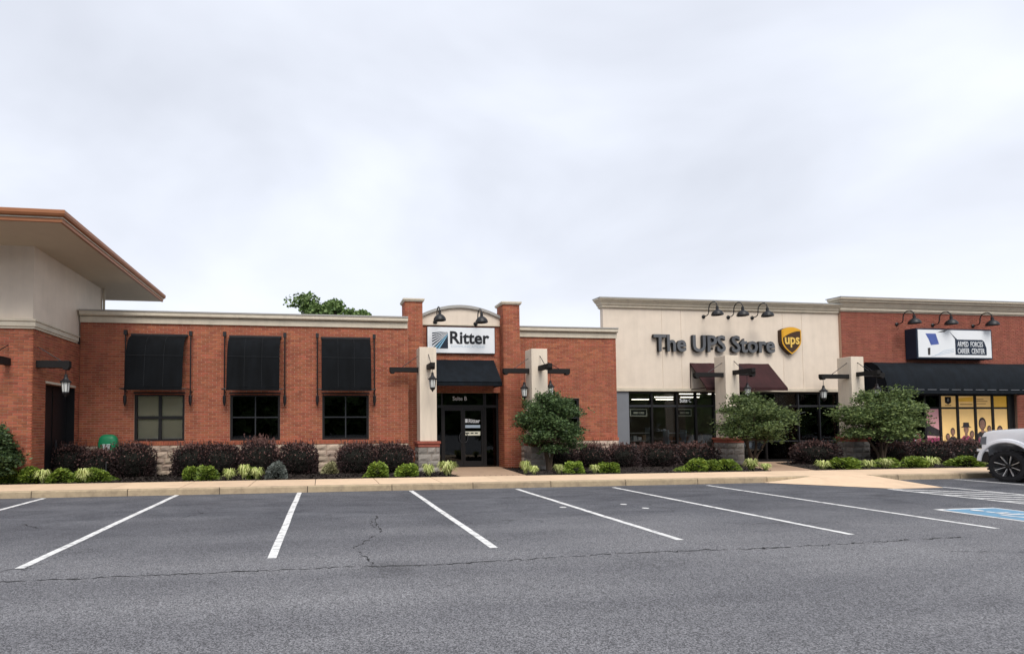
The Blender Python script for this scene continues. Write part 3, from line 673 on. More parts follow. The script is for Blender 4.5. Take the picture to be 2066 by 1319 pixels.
# stone base with a brick water table
stones(rs, XS+0.02, 2.68, YM-0.07, 0.14, 1.06, 'stone', rows=5, lo=0.26, hi=0.48)
MB().box(XS+0.01, 2.685, YM-0.065, YM-0.012, 0.12, 1.06).build('base_course', 'mortar', rs)
rowlock(rs, XS+0.02, 2.685, YM-0.012, 1.065, 1.17, proj=0.085)
stones(rs, 6.66, 10.40, YR-0.07, 0.14, 1.06, 'stone', rows=5, lo=0.26, hi=0.48)
MB().box(6.65, 10.41, YR-0.065, YR-0.012, 0.12, 1.06).build('base_course', 'mortar', rs)
rowlock(rs, 6.65, 10.41, YR-0.012, 1.065, 1.17, proj=0.085)
def window(parent, x0, x1, y, z0, z1, blind=False, bars='framelite', hw=0.018):
    w = MB(); fr = 0.07
    w.box(x0, x1, y+0.05, y+0.12, z0, z0+fr); w.box(x0, x1, y+0.05, y+0.12, z1-fr, z1)
    w.box(x0, x0+fr, y+0.052, y+0.118, z0+fr, z1-fr); w.box(x1-fr, x1, y+0.052, y+0.118, z0+fr, z1-fr)
    o = w.build('window', 'frame', parent)
    xm, zm = (x0+x1)/2, (z0+z1)/2
    MB().box(xm-hw, xm+hw, y+0.06, y+0.11, z0+fr, z1-fr).build('mullion', bars, o)
    MB().box(x0+fr, xm-hw, y+0.062, y+0.108, zm-hw, zm+hw).build('transom_bar', bars, o)
    MB().box(xm+hw, x1-fr, y+0.062, y+0.108, zm-hw, zm+hw).build('transom_bar', bars, o)
    for a, b in ((x0+fr, xm-hw), (xm+hw, x1-fr)):
        for c, d in ((z0+fr, zm-hw), (zm+hw, z1-fr)):
            MB().box(a, b, y+0.082, y+0.088, c, d).build('pane', 'glass' if blind else 'glassd', o)
    if blind:
        mb = MB(); z = z0+0.10
        while z < z1-0.1:
            mb.hexa([(x0+0.09, y+0.115, z), (x1-0.09, y+0.115, z), (x1-0.09, y+0.15, z+0.018), (x0+0.09, y+0.15, z+0.018), (x0+0.09, y+0.115, z+0.003), (x1-0.09, y+0.115, z+0.003), (x1-0.09, y+0.15, z+0.021), (x0+0.09, y+0.15, z+0.021)]); z += 0.030
        s_ = mb.build('blind', 'blind', o); s_['kind'] = 'stuff'
        MB().box(x0+0.02, x1-0.02, y+0.175, y+0.18, z0-0.05, z1+0.1).build('blind_backing', 'blind', o)
    return o
window(rs, *WIN[0], YM, ZW0, ZW1, blind=True, bars='frame', hw=0.045)
window(rs, *WIN[1], YM, ZW0, ZW1); window(rs, *WIN[2], YM, ZW0, ZW1)
window(rs, 7.50, 9.0, YR, ZW0, 2.55)
for x in (WIN[0], WIN[1], WIN[2]): MB().box(x[0]-0.02, x[1]+0.02, YM-0.008, YM+0.02, ZW1+0.001, ZW1+0.05).build('lintel_angle', 'black', rs)
# entrance storefront
YD = 17.50
ent = MB()
for a, b in ((3.30, 3.42), (4.02, 4.07), (5.50, 5.60), (5.96, 6.03)): ent.box(a, b, YD, YD+0.11, 0.2, 2.90)
ent.box(3.42, 4.02, YD+.001, YD+0.109, 2.22, 2.31); ent.box(4.07, 5.50, YD+.001, YD+0.109, 2.22, 2.31); ent.box(5.60, 5.96, YD+.001, YD+0.109, 2.22, 2.31)
ent.box(3.29, 6.04, YD-0.001, YD+0.112, 2.901, 3.0)
en = ent.build('entrance_frame', 'frame', rs)
for a, b, c, d in ((3.42, 4.02, 0.2, 2.22), (5.60, 5.96, 0.2, 2.22), (3.42, 4.02, 2.31, 2.9), (4.07, 5.50, 2.31, 2.9), (5.60, 5.96, 2.31, 2.9)):
    MB().box(a, b, YD+0.05, YD+0.058, c, d).build('pane', 'glassd', en)
for a, b in ((4.075, 4.775), (4.785, 5.495)):
    d = MB(); d.box(a, a+0.07, YD+0.02, YD+0.08, 0.215, 2.215).box(b-0.07, b, YD+0.02, YD+0.08, 0.215, 2.215).box(a+0.07, b-0.07, YD+0.021, YD+0.079, 0.215, 0.40).box(a+0.07, b-0.07, YD+0.021, YD+0.079, 2.12, 2.215)
    do = d.build('door', 'frame', rs)
    MB().box(a+0.07, b-0.07, YD+0.046, YD+0.053, 0.40, 2.12).build('pane', 'glassd', do)
    hx = 4.72 if a < 4.5 else 4.84; sgn = -1 if a < 4.5 else 1
    MB().tube([(hx+sgn*0.11*math.sin(t*math.pi/10)-sgn*0.02, YD-0.03 if 0 < t < 10 else YD+0.02, 1.20+0.17*math.cos(t*math.pi/10)) for t in range(11)], 0.014).build('handle', 'framelite', do)
# window lettering on the door and transom
put_text('Suite B', 'suite_lettering', 'white', en, 4.43, 4.93, 2.47, 2.61, YD+0.048, 0.003, 0.012)
put_text('Ritter', 'door_lettering', 'white', en, 4.98, 5.39, 1.70, 1.84, YD+0.043, 0.003, 0.03)
MB().box(4.82, 4.95, YD+0.040, YD+0.044, 1.71, 1.84).build('door_decal', 'white', en)
MB().box(4.82, 5.39, YD+0.040, YD+0.044, 1.53, 1.63).build('door_decal', 'paleblue', en)
MB().box(4.84, 5.39, YD+0.040, YD+0.044, 1.27, 1.41).build('door_decal', 'cream', en)
for k in range(3): MB().box(4.90+0.15*k, 5.0+0.15*k, YD+0.037, YD+0.039, 1.33, 1.37).build('decal_print', 'ink', en)
# body behind the walls
ins = MB(); ins.box(XS-0.3, 2.6, YM+0.26, 26, 4.55, 4.75).box(2.6, 10.3, YR+0.27, 26, 4.55, 4.75); ins.build('flat_roof', 'roofing', rs)
MB().box(XS-0.2, 10.2, 26.0, 26.25, 0, 4.75).build('back_wall', 'inwall', rs)
MB().box(XS-0.3, XS-0.1, YM+0.26, 26, 0, 4.55).build('inner_wall', 'inwall', rs)
MB().box(XS, 10.2, 20.4, 20.5, 0.2, 4.5).build('inner_wall', 'inwall', rs)
MB().box(XS, 10.2, YR+0.26, 26, 0.1, 0.195).build('indoor_floor', 'floor', rs)
MB().box(2.71, 3.29, YS+0.3, YD+1.5, 0.2, 4.6).build('inner_wall', 'inwall', rs); MB().box(6.04, 6.6, YS+0.35, YD+1.5, 0.2, 4.6).build('inner_wall', 'inwall', rs)
MB().box(3.29, 6.04, YS+0.21, YD+0.115, 3.0, 4.6).build('lintel_wall', 'inwall', rs)
MB().box(10.17, 10.41, YR+0.26, 26, 0, 5.05).build('side_wall', 'mortar', rs)

# ================================================================== cream parcel store
us = thing('cream_store', (15.5, 18.5, 0), 'cream stucco store with tall panelled fascia over dark shop windows', 'building')
YU = 18.40
for a, b in ((10.46, 12.83), (12.845, 13.62), (13.635, 17.98), (17.995, 18.83), (18.845, 20.50)):
    MB().box(a, b, YU, YU+0.2, 2.99, 6.0).build('fascia_panel', 'stucco', us, bevel=0.006)
MB().box(10.47, 20.49, YU+0.012, YU+0.22, 2.98, 6.0).build('fascia_backing', 'stucco', us)
MB().box(10.44, 20.50, YU-0.05, YU+0.2, 2.87, 2.985).build('fascia_ledge', 'trim', us, bevel=0.008)
def crown(x0, x1, y, z0, h, proj, parent, left=True):
    prof = [(0.0, z0), (0.03, z0), (0.03, z0+0.06*h), (0.075, z0+0.10*h), (0.075, z0+0.28*h), (0.11, z0+0.33*h), (proj*0.62, z0+0.62*h), (proj*0.8, z0+0.70*h), (proj*0.8, z0+0.80*h), (proj, z0+0.86*h), (proj, z0+h), (-0.2, z0+h+0.02), (-0.2, z0)]
    rings = [[(x1, y-p, z) for p, z in prof]]
    if left:
        rings.append([(x0-max(p, 0), y-p, z) for p, z in prof]); rings.append([(x0-max(p, 0), y+0.24, z) for p, z in prof])
    else: rings.append([(x0, y-p, z) for p, z in prof])
    MB().loft(rings).build('crown_cornice', 'trim', parent)
    MB().prism_x([(y+0.3, z0+h+0.021), (y-proj-0.012, z0+h-0.02), (y-proj-0.012, z0+h+0.022), (y+0.3, z0+h+0.05)], x0-(proj if left else 0), x1).build('coping', 'trimcap', parent)
crown(10.46, 20.46, YU, 5.995, 0.34, 0.26, us)
# side return, roof, back
MB().box(10.46, 10.7, YU+0.23, 30, 2.9, 4.9).build('side_wall', 'stucco', us)
MB().box(10.71, 20.29, YU+0.23, 30, 4.6, 4.7).build('flat_roof', 'roofing', us); MB().box(10.5, 20.5, 30, 30.2, 0, 4.9).build('back_wall', 'inwall', us)
MB().box(20.3, 20.5, YU+0.4, 30, 0, 4.7).build('party_wall', 'inwall', us); MB().box(10.44, 10.6, YU+0.3, 30, 0, 2.9).build('party_wall', 'inwall', us)
MB().box(10.6, 20.3, YU+0.3, 30, 0.05, 0.165).build('indoor_floor', 'floor', us)
MB().box(10.6, 20.3, YU+0.3, 30, 3.05, 3.12).build('indoor_ceiling', 'inwall', us)
MB().box(10.6, 20.3, 28.9, 29.0, 0.17, 3.04).build('inner_wall', 'inwall', us)
MB().box(10.44, 11.44, YU+0.02, YU+0.2, 0.15, 2.868).build('grey_pilaster', 'grey', us)
YG = 18.48
xsm = [11.46, 12.42, 13.46, 14.25, 15.02, 16.1, 17.22, 18.66, 19.6, 20.46]
fr = MB()
fr.box(xsm[0]-0.035, xsm[-1]+0.035, YG-0.003, YG+0.113, 0.10, 0.163)
fm = fr.build('shop_frame', 'frame', us)
for x in xsm: MB().box(x-0.035, x+0.035, YG, YG+0.11, 0.164, 2.868).build('mullion', 'frame', fm)
for i in range(len(xsm)-1):
    a, b = xsm[i]+0.035, xsm[i+1]-0.035
    door = i == 6
    segs = ((0.24, 2.28), (2.36, 2.80)) if not door else ((0.24, 2.28), (2.36, 2.80))
    MB().box(a, b, YG+0.01, YG+0.10, 2.28, 2.36).build('transom_bar', 'framelite' if i > 6 or i < 3 else 'frame', fm)
    MB().box(a, b, YG+0.01, YG+0.10, 0.165, 0.24).build('sill_bar', 'frame', fm)
    MB().box(a, b, YG+0.01, YG+0.10, 2.80, 2.867).build('head_bar', 'frame', fm)
    if i >= 5: MB().box(a, b, YG+0.012, YG+0.098, 0.92, 0.97).build('mid_bar', 'framelite', fm)
    for c, d in segs: MB().box(a, b, YG+0.05, YG+0.058, c, d).build('pane', 'glass', fm)
for x in (xsm[7], xsm[8]): MB().box(x-0.02, x+0.02, YG-0.012, YG-0.002, 0.3, 2.8).build('mullion_cap', 'framelite', fm)
MB().tube([(17.35, YG-0.04, 0.95), (17.35, YG-0.06, 1.05), (17.35, YG-0.06, 1.35), (17.35, YG-0.04, 1.4)], 0.015).build('door_pull', 'chrome', fm)
put_text('Suite C', 'suite_lettering', 'white', fm, 13.60, 14.08, 2.46, 2.62, YG+0.047, 0.003, 0.012)
# tubes on the ceiling
for x, y in ((16.2, 21.4), (17.6, 21.4), (16.7, 23.9), (18.1, 23.9), (16.8, 26.0), (18.2, 26.0), (13.6, 23.9), (13.6, 26.0), (18.45, 19.6), (19.5, 19.6)):
    l = thing('ceiling_light', (x, y, 3.03), 'lit fluorescent ceiling strip inside the shop with cream fascia', 'light', 'fluorescent strips inside the cream shop')
    MB().box(x-0.5, x+0.5, y-0.07, y+0.07, 2.99, 3.048).build('housing', 'white', l); MB().box(x-0.47, x+0.47, y-0.05, y+0.05, 2.965, 2.989).build('tube', 'tube', l)
# window signs
def win_sign(x0, x1, z0, z1, lab):
    s = thing('window_sign', ((x0+x1)/2, YG+0.2, z0), lab, 'sign', 'framed signs in the shop window')
    MB().box(x0, x1, YG+0.17, YG+0.19, z0, z1).build('sign_frame', 'cream', s)
    MB().box(x0+0.04, x1-0.04, YG+0.164, YG+0.169, z0+0.04, z1-0.04).build('sign_face', 'ink', s)
    w = x1-x0
    for a, b in ((0.2, 0.45), (0.5, 0.56), (0.6, 0.82)): MB().box(x0+w*a, x0+w*b, YG+0.160, YG+0.163, z0+0.10, z0+0.17).build('sign_print', 'cream', s)
    for a in (x0+0.1, x1-0.1): MB().tube([(a, YG+0.18, z1), (a, YG+0.18, 2.8)], 0.004, 5).build('hanger', 'framelite', s)
win_sign(11.62, 12.32, 1.93, 2.22, 'small framed sign hanging in the left pane of the shop window')
win_sign(13.56, 14.18, 1.93, 2.22, 'small framed sign hanging under the Suite C lettering')
# shop furniture, posters
def shop_shelf(x, y, w, h, m, lab):
    s = thing('shop_shelf', (x, y, 0.165), lab, 'shelf')
    for a in (x-w/2, x+w/2-0.03): MB().box(a, a+0.03, y, y+0.35, 0.166, h).build('side_panel', m, s)
    k = 0.3
    while k < h:
        MB().box(x-w/2+0.031, x+w/2-0.031, y, y+0.35, k, k+0.025).build('shelf', m, s); k += 0.32
    for i in range(int(w/0.22)):
        for j in range(int((h-0.4)/0.32)):
            if rnd.random() < 0.75:
                hh = rnd.uniform(0.1, 0.24); a = x-w/2+0.06+i*0.2
                MB().box(a, a+0.15, y+0.05, y+0.3, 0.326+0.32*j, 0.326+0.32*j+hh).build('carton', rnd.choice(['paper', 'shelf', 'paleblue', 'paper']), s)
shop_shelf(12.0, 21.0, 1.0, 1.3, 'shelf', 'low shelf of packing supplies behind the left shop pane')
shop_shelf(13.0, 20.2, 1.0, 1.5, 'paper', 'pale display shelf behind the middle shop pane')
shop_shelf(14.4, 19.8, 0.8, 1.4, 'paleblue', 'bluish display shelf near the cream pillar inside shop')
shop_shelf(14.9, 19.3, 0.45, 1.25, 'shelf', 'narrow wooden rack beside the cream pillar inside shop')
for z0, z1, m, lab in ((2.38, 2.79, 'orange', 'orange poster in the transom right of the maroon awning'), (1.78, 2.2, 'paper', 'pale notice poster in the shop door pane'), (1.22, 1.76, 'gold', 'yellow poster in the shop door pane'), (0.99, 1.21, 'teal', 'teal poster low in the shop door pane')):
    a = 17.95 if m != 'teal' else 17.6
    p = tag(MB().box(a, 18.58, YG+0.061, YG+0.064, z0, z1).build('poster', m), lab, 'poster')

# ================================================================== right brick store
cs = thing('career_center_building', (26, 18.5, 0), 'red brick store with long black awning and gold window posters', 'building')
YC = 18.30
ms3 = Masonry(cs, 'brick2')
ms3.wall((20.50, YC), 'x', 12.5, 0.15, 6.08, holes=[(0.9, 8.2, 0.15, 4.02)], name='front_wall')
ms3.flush()
crown(20.50, 33.0, YC, 6.082, 0.50, 0.34, cs)
MB().box(20.5, 33, YC+0.26, 26, 5.7, 5.8).build('flat_roof', 'roofing', cs); MB().box(20.5, 33, 26, 26.2, 0, 6.0).build('back_wall', 'inwall', cs)
MB().box(20.5, 33, 20.5, 20.6, 0.1, 5.6).build('inner_wall', 'inwall', cs); MB().box(20.5, 33, YC+0.26, 26, 0.02, 0.14).build('indoor_floor', 'floor', cs)
MB().box(21.40, 28.70, YC+0.05, YC+0.2, 2.80, 4.03).build('opening_head', 'black', cs)
MB().box(32.8, 33, YC+0.26, 26, 0, 6.0).build('side_wall', 'mortar', cs); MB().box(20.51, 20.7, YC+0.26, 26, 0, 5.69).build('side_wall', 'mortar', cs)
YW = 18.38
xc = [21.45, 22.5, 23.6, 24.35, 25.08, 25.92, 26.78, 27.63, 28.42, 28.66]
fr = MB()
fr.box(xc[0]-0.05, xc[-1]+0.05, YW-0.003, YW+0.103, 0.10, 0.158)
fc = fr.build('shop_frame', 'frame', cs)
for x in xc: MB().box(x-0.05, x+0.05, YW, YW+0.1, 0.16, 2.80).build('mullion', 'frame', fc)
for i in range(len(xc)-1):
    a, b = xc[i]+0.05, xc[i+1]-0.05
    if b-a < 0.2: MB().box(a, b, YW+0.01, YW+0.09, 0.16, 2.8).build('frame_panel', 'frame', fc); continue
    for c, d in ((0.16, 0.25), (2.20, 2.27), (2.73, 2.80)): MB().box(a, b, YW+0.01, YW+0.09, c, d).build('transom_bar', 'frame', fc)
    for c, d in ((0.25, 2.20), (2.27, 2.73)): MB().box(a, b, YW+0.05, YW+0.058, c, d).build('pane', 'glassd', fc)
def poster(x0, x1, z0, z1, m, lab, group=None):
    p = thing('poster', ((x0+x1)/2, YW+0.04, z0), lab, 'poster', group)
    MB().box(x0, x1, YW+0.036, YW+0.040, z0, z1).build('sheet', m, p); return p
def pshape(p, pts, m, d=0.003, name='print'): MB().prism_y(pts, YW+0.036-d, YW+0.036-d+0.0015).build(name, m, p)
def oval(cx, cz, rx, rz, n=18): return [(cx+rx*math.cos(2*math.pi*i/n), cz+rz*math.sin(2*math.pi*i/n)) for i in range(n)]
names = ['first', 'second', 'third', 'fourth']
P = []
for i in range(4):
    a, b = xc[4+i]+0.055, xc[5+i]-0.055
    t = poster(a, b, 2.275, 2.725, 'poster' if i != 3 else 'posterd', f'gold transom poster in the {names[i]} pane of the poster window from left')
    if i == 0:
        c = (a+b)/2; pshape(t, [(c-0.15, 2.70), (c+0.15, 2.70), (c+0.15, 2.46), (c, 2.38), (c-0.15, 2.46)], 'suit'); pshape(t, oval(c, 2.57, 0.05, 0.07), 'paper', 0.006); MB().box(c-0.15, c+0.15, YW+0.032, YW+0.0345, 2.33, 2.36).build('print', 'postertext', t)
    if i == 1:
        pshape(t, [(a+0.02, 2.50), (b-0.02, 2.50), (b-0.02, 2.70), (a+0.02, 2.64)], 'posterd'); pshape(t, [(a+0.1, 2.37), (b-0.05, 2.37), (b-0.05, 2.40), (a+0.1, 2.40)], 'postertext', 0.006)
    if i == 2:
        for k, (u, w) in enumerate(((0.55, 2.58), (0.85, 2.50), (0.72, 2.40))): pshape(t, [(a+0.05, w), (a+0.05+(b-a)*u*0.85, w), (a+0.05+(b-a)*u*0.85, w+0.025), (a+0.05, w+0.025)], 'postertext', 0.005)
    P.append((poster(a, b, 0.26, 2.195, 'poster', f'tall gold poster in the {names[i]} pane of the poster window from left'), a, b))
def printed_person(t, cx, cz, s, head='skin', body='suit', hat=None, hair=None, d=0.004):
    pshape(t, [(cx-0.34*s, cz-0.95*s), (cx-0.30*s, cz-0.42*s), (cx-0.12*s, cz-0.26*s), (cx+0.12*s, cz-0.26*s), (cx+0.30*s, cz-0.42*s), (cx+0.34*s, cz-0.95*s)], body, d)
    pshape(t, [(cx-0.06*s, cz-0.3*s), (cx+0.06*s, cz-0.3*s), (cx+0.06*s, cz-0.1*s), (cx-0.06*s, cz-0.1*s)], head, d+0.003)
    if hair: pshape(t, oval(cx, cz+0.03*s, 0.155*s, 0.22*s), hair, d+0.005)
    pshape(t, oval(cx, cz, 0.12*s, 0.17*s), head, d+0.007)
    if hat: pshape(t, [(cx-0.26*s, cz+0.08*s), (cx+0.26*s, cz+0.08*s), (cx+0.15*s, cz+0.13*s), (cx+0.13*s, cz+0.28*s), (cx-0.13*s, cz+0.28*s), (cx-0.15*s, cz+0.13*s)], hat, d+0.009)
t, a, b = P[0]; printed_person(t, b-0.20, 1.25, 0.7, 'skin', 'suit', hair='suit')
t, a, b = P[1]; printed_person(t, a+0.34, 1.36, 1.0, 'skin', 'magenta', hat='suit')
t, a, b = P[2]; printed_person(t, a+0.28, 1.56, 1.15, 'skin', 'suit', hair='suit'); printed_person(t, b-0.15, 1.36, 0.62, 'skin', 'skin', hair='suit', d=0.018)
t, a, b = P[3]; printed_person(t, b-0.40, 1.28, 0.9, 'skin', 'suit', hair='suit')
t, a, b = P[0]; printed_person(t, b-0.46, 1.05, 0.6, 'skin', 'suit', hair='suit', d=0.016)
t, a, b = P[1]; printed_person(t, b-0.15, 1.14, 0.66, 'skin', 'suit', hair='suit', d=0.016)
t, a, b = P[2]; pshape(t, [(a+0.02, 0.80), (b-0.02, 0.80), (b-0.02, 1.0), (a+0.35, 1.08), (a+0.02, 0.98)], 'magenta', 0.03)
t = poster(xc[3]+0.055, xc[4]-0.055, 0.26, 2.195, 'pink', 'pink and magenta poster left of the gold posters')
a, b = xc[3]+0.06, xc[4]-0.06
pshape(t, [(a, 1.62), (b, 1.34), (b, 1.08), (a, 1.12)], 'suit'); pshape(t, [(a, 0.72), (b, 0.72), (b, 1.02), (a, 1.02)], 'magenta', 0.004)
p = poster(xc[2]+0.2, xc[3]-0.2, 0.26, 1.2, 'magenta', 'narrow red and white poster low beside the rightmost small tree')
pshape(p, [(xc[2]+0.25, 0.3), (xc[2]+0.36, 0.3), (xc[2]+0.36, 1.15), (xc[2]+0.25, 1.15)], 'paper')

# ================================================================== awnings
def spear_awning(x0, x1, lab):
    t = thing('spear_awning', ((x0+x1)/2, YM, 2.2), lab, 'awning', 'black spear awnings above the windows')
    yt, yb, zt, zb = YM-0.03, YM-0.60, 4.33, 2.76
    nseg = 6; rings = []
    for i in range(nseg+1):
        u = (0, 0.04, 0.12, 0.24, 0.42, 0.7, 1.0)[i]; y = yt+(yb-yt)*(0, 0.30, 0.55, 0.72, 0.83, 0.92, 1.0)[i]; z = zt+(zb-zt)*u
        rings.append([(x0+(x1-x0)*j/8, y, z-0.006*math.sin(j*math.pi/2)) for j in range(9)])
    mb = MB()
    top = [[(p[0], p[1], p[2]) for p in r] for r in rings]; bot = [[(p[0], p[1]+0.012, p[2]-0.006) for p in r] for r in rings]
    mb.loft([top[i]+list(reversed(bot[i])) for i in range(nseg+1)]).build('canvas', 'canvas', t, smooth=True)
    MB().box(x0, x1, yb-0.014, yb-0.003, zb-0.09, zb-0.002).build('valance', 'canvas', t)
    for q in (0.33, 0.66): MB().tube([(x0+(x1-x0)*q, r[0][1]-0.002, r[0][2]+0.001) for r in rings], 0.006, 4).build('seam', 'seam', t)
    MB().tube([(x0+0.01, rings[4][0][1]-0.004, rings[4][0][2]), (x1-0.01, rings[4][0][1]-0.004, rings[4][0][2])], 0.009, 4).build('cross_bar', 'seam', t)
    MB().tube([(x0-0.10, yb+0.01, zb-0.05), (x1+0.10, yb+0.01, zb-0.05)], 0.016).build('front_bar', 'black', t)
    MB().box(x0-0.02, x1+0.02, YM-0.05, YM+0.0, zt-0.01, zt+0.05).build('head_bar', 'black', t)
    for sx in (x0-0.13, x1+0.13):
        p = MB().tube([(sx, YM-0.16, 2.36), (sx, YM-0.16, 4.38)], 0.020, 8).build('spear', 'black', t)
        MB().lathe([(0.0, 2.20), (0.03, 2.28), (0.048, 2.36), (0.048, 2.52), (0.025, 2.55), (0.0, 2.55)], (sx, YM-0.16, 0), k=8).build('spear_tip', 'black', p)
        MB().box(sx-0.045, sx+0.045, YM-0.205, YM-0.115, 4.32, 4.46).build('spear_cap', 'black', p)
        for z in (4.36, 2.66): MB().box(sx-0.018, sx+0.018, YM-0.16, YM+0.005, z-0.018, z+0.018).build('wall_bracket', 'black', p)
        MB().tube([(sx, YM-0.16, zb-0.05), (sx, yb+0.01, zb-0.05)], 0.014).build('side_arm', 'black', p)
spear_awning(-5.60, -4.02, 'black spear awning over the window with closed blinds')
spear_awning(-2.78, -1.26, 'black spear awning over the middle of the three left windows')
spear_awning(-0.02, 1.48, 'black spear awning over the window nearest the brick entrance')

def shed_awning(name, x0, x1, yw, yf, zt, zf, val, m, lab, curve=None, ribs=4, endpanel=True):
    t = thing(name, ((x0+x1)/2, yw, zf), lab, 'awning')
    prof = curve or [(yw, zt), (yf, zf)]
    prof = list(prof)
    top = prof; und = [(y+0.012, z-0.014) for y, z in prof]
    ring = top+list(reversed(und)); nx = 12
    MB().loft([[(x0+(x1-x0)*i/nx, y, z-0.008*(1 if i % 3 else 0)) for y, z in ring] for i in range(nx+1)]).build('canvas', m, t, smooth=True)
    MB().box(x0, x1, yf-0.012, yf-0.002, zf-val, zf).build('valance', m, t)
    for k in range(ribs+1):
        x = x0+0.02+(x1-x0-0.04)*k/ribs
        MB().tube([(x, y+0.03, z-0.04) for y, z in prof]+[(x, yw, zf-0.03), ], 0.012, 6).build('rib', 'black', t)
    MB().tube([(x0, yf+0.012, zf-0.03), (x1, yf+0.012, zf-0.03)], 0.013, 6).build('front_bar', 'black', t)
    if endpanel:
        for x in (x0, x1-0.006):
            MB().loft([[(x+d, y, z-0.004) for y, z in prof]+[(x+d, yf, zf-val), (x+d, yw, zf-val)] for d in (0, 0.006)]).build('end_panel', m, t)
    return t
da = shed_awning('door_awning', 3.55, 5.82, YS-0.002, 16.49, 3.84, 3.02, 0.13, 'canvasb', 'dark navy awning over the Suite B entrance doors', ribs=3)
MB().box(3.56, 5.81, 16.478, 16.487, 3.0, 3.02).build('valance_seam', 'grey', da)
um = shed_awning('maroon_awning', 13.97, 17.32, YU-0.002, 17.58, 3.97, 2.98, 0.12, 'maroon', 'maroon awning behind the cream pillar on the cream store', ribs=3, endpanel=False)
for x in (13.975, 17.30): MB().tube([(x, YU-0.01, 3.96), (x, YU-0.01, 2.96), (x, 17.6, 2.96)], 0.018, 6).build('end_frame', 'maroon', um)
cv = [(YC-0.002, 4.06), (18.05, 4.03), (17.82, 3.88), (17.62, 3.58), (17.50, 3.20), (17.47, 2.93)]
ca = shed_awning('long_awning', 21.5, 28.75, YC-0.002, 17.47, 4.06, 2.93, 0.17, 'canvasb', 'long black rounded awning under the Armed Forces sign', curve=cv, ribs=6)
k = 0
while 21.6+k*0.55 < 28.6:
    MB().box(21.62+k*0.55, 21.62+k*0.55+0.40, 17.448, 17.456, 2.905, 2.925).build('valance_trim', 'grey', ca); k += 1

# ================================================================== signs
sg = thing('sign_board', (4.65, 17.2, 4.0), 'white sign board reading Ritter above the entrance awning', 'sign')
MB().box(3.50, 5.83, 17.20, 17.296, 4.05, 4.92).build('board', 'white', sg, bevel=0.01)
MB().box(3.485, 5.845, 17.215, 17.29, 4.035, 4.935).build('board_edge', 'navy', sg)
lx0, lx1, lz0, lz1 = 3.66, 4.20, 4.20, 4.76
lo = MB().box(lx0, lx1, 17.195, 17.199, lz0, lz1).build('logo', 'navy', sg)
mbw, mbb = MB(), MB()
vx, vz = lx1+0.08, lz1+0.03       # furrows fan out from the upper right
angs = [R(184+i*7.4) for i in range(8)]
for i, a in enumerate(angs):
    w = R(1.5+0.12*i)
    def hit(t):
        c, s_ = math.cos(t), math.sin(t); best = []
        for L in ((lx0-vx)/c if abs(c) > 1e-6 else 9, (lz0-vz)/s_ if abs(s_) > 1e-6 else 9):
            if L > 0: best.append(L)
        L = min(best); return vx+c*L, vz+s_*L
    def near(t):
        c, s_ = math.cos(t), math.sin(t); L = (lx1-vx)/c; L = max(L, (lz1-vz)/s_ if s_ < -1e-6 and vz > lz1 else L); return vx+c*L, vz+s_*L
    q = [near(a-w*0.8), hit(a-w), hit(a+w), near(a+w*0.8)]
    (mbb if i > 5 else mbw).poly([(x, 17.192, z) for x, z in q])
mbw.build('furrows', 'white', lo); mbb.build('furrows', 'skyblue', lo)
put_letters('Ritter', 'ink', sg, 4.27, 5.64, 4.37, 0.42, 17.199, 0.012, bold=0.024)
put_text('COMMUNICATIONS', 'small_lettering', 'paleblue', sg, 4.30, 5.47, 4.24, 4.31, 17.199, 0.003)

ul = thing('store_lettering', (15, YU, 4.3), 'raised dark grey letters reading The UPS Store on cream fascia', 'sign')
put_letters('The UPS Store', 'letter', ul, 12.40, 17.50, 4.38, 0.64, YU-0.03, 0.12, bold=0.022, side='ink')
for x in (12.9, 14.9, 16.5): MB().box(x-0.05, x+0.05, YU-0.03, YU-0.002, 4.5, 4.55).build('standoff', 'black', ul)
sh = thing('shield_sign', (18.15, YU, 4.33), 'brown and gold ups shield sign on the cream fascia', 'sign')
def shield(cx, z0, z1, w, inset=0.0):
    h = z1-z0; pts = []
    for i in range(9): t = i/8; pts.append((cx-w/2+inset+(w-2*inset)*t, z1-inset-0.11*h*(2*t-1)**2))
    for t in (0.15, 0.3, 0.45, 0.58, 0.7, 0.8, 0.9): pts.append((cx+(w/2-inset)*(1 if t < 0.45 else math.cos((t-0.45)/0.55*math.pi/2)**0.9), z1-0.1*h-(0.9*h-inset*1.2)*t))
    pts.append((cx, z0+inset*1.3))
    for t in (0.9, 0.8, 0.7, 0.58, 0.45, 0.3, 0.15): pts.append((cx-(w/2-inset)*(1 if t < 0.45 else math.cos((t-0.45)/0.55*math.pi/2)**0.9), z1-0.1*h-(0.9*h-inset*1.2)*t))
    return pts
c = 18.20
MB().prism_y(shield(c, 4.33, 5.40, 0.86), YU-0.17, YU-0.002).build('shield_body', 'brown', sh)
MB().prism_y(shield(c, 4.335, 5.395, 0.85), YU-0.178, YU-0.171).build('gold_border', 'gold', sh)
MB().prism_y(shield(c, 4.335, 5.395, 0.85, 0.045), YU-0.186, YU-0.179).build('brown_field', 'brown', sh)
top = []
for i in range(9): t = i/8; top.append((c-0.38+0.76*t, 5.35-0.117*(2*t-1)**2))
for i in range(9): t = 1-i/8; top.append((c-0.38+0.76*t, 4.98+0.26*(1-(1-t)**2)))
MB().prism_y(top, YU-0.194, YU-0.187).build('gold_sweep', 'gold', sh)
put_letters('ups', 'goldpale', sh, c-0.31, c+0.33, 4.72, 0.40, YU-0.187, 0.012, bold=0.02)

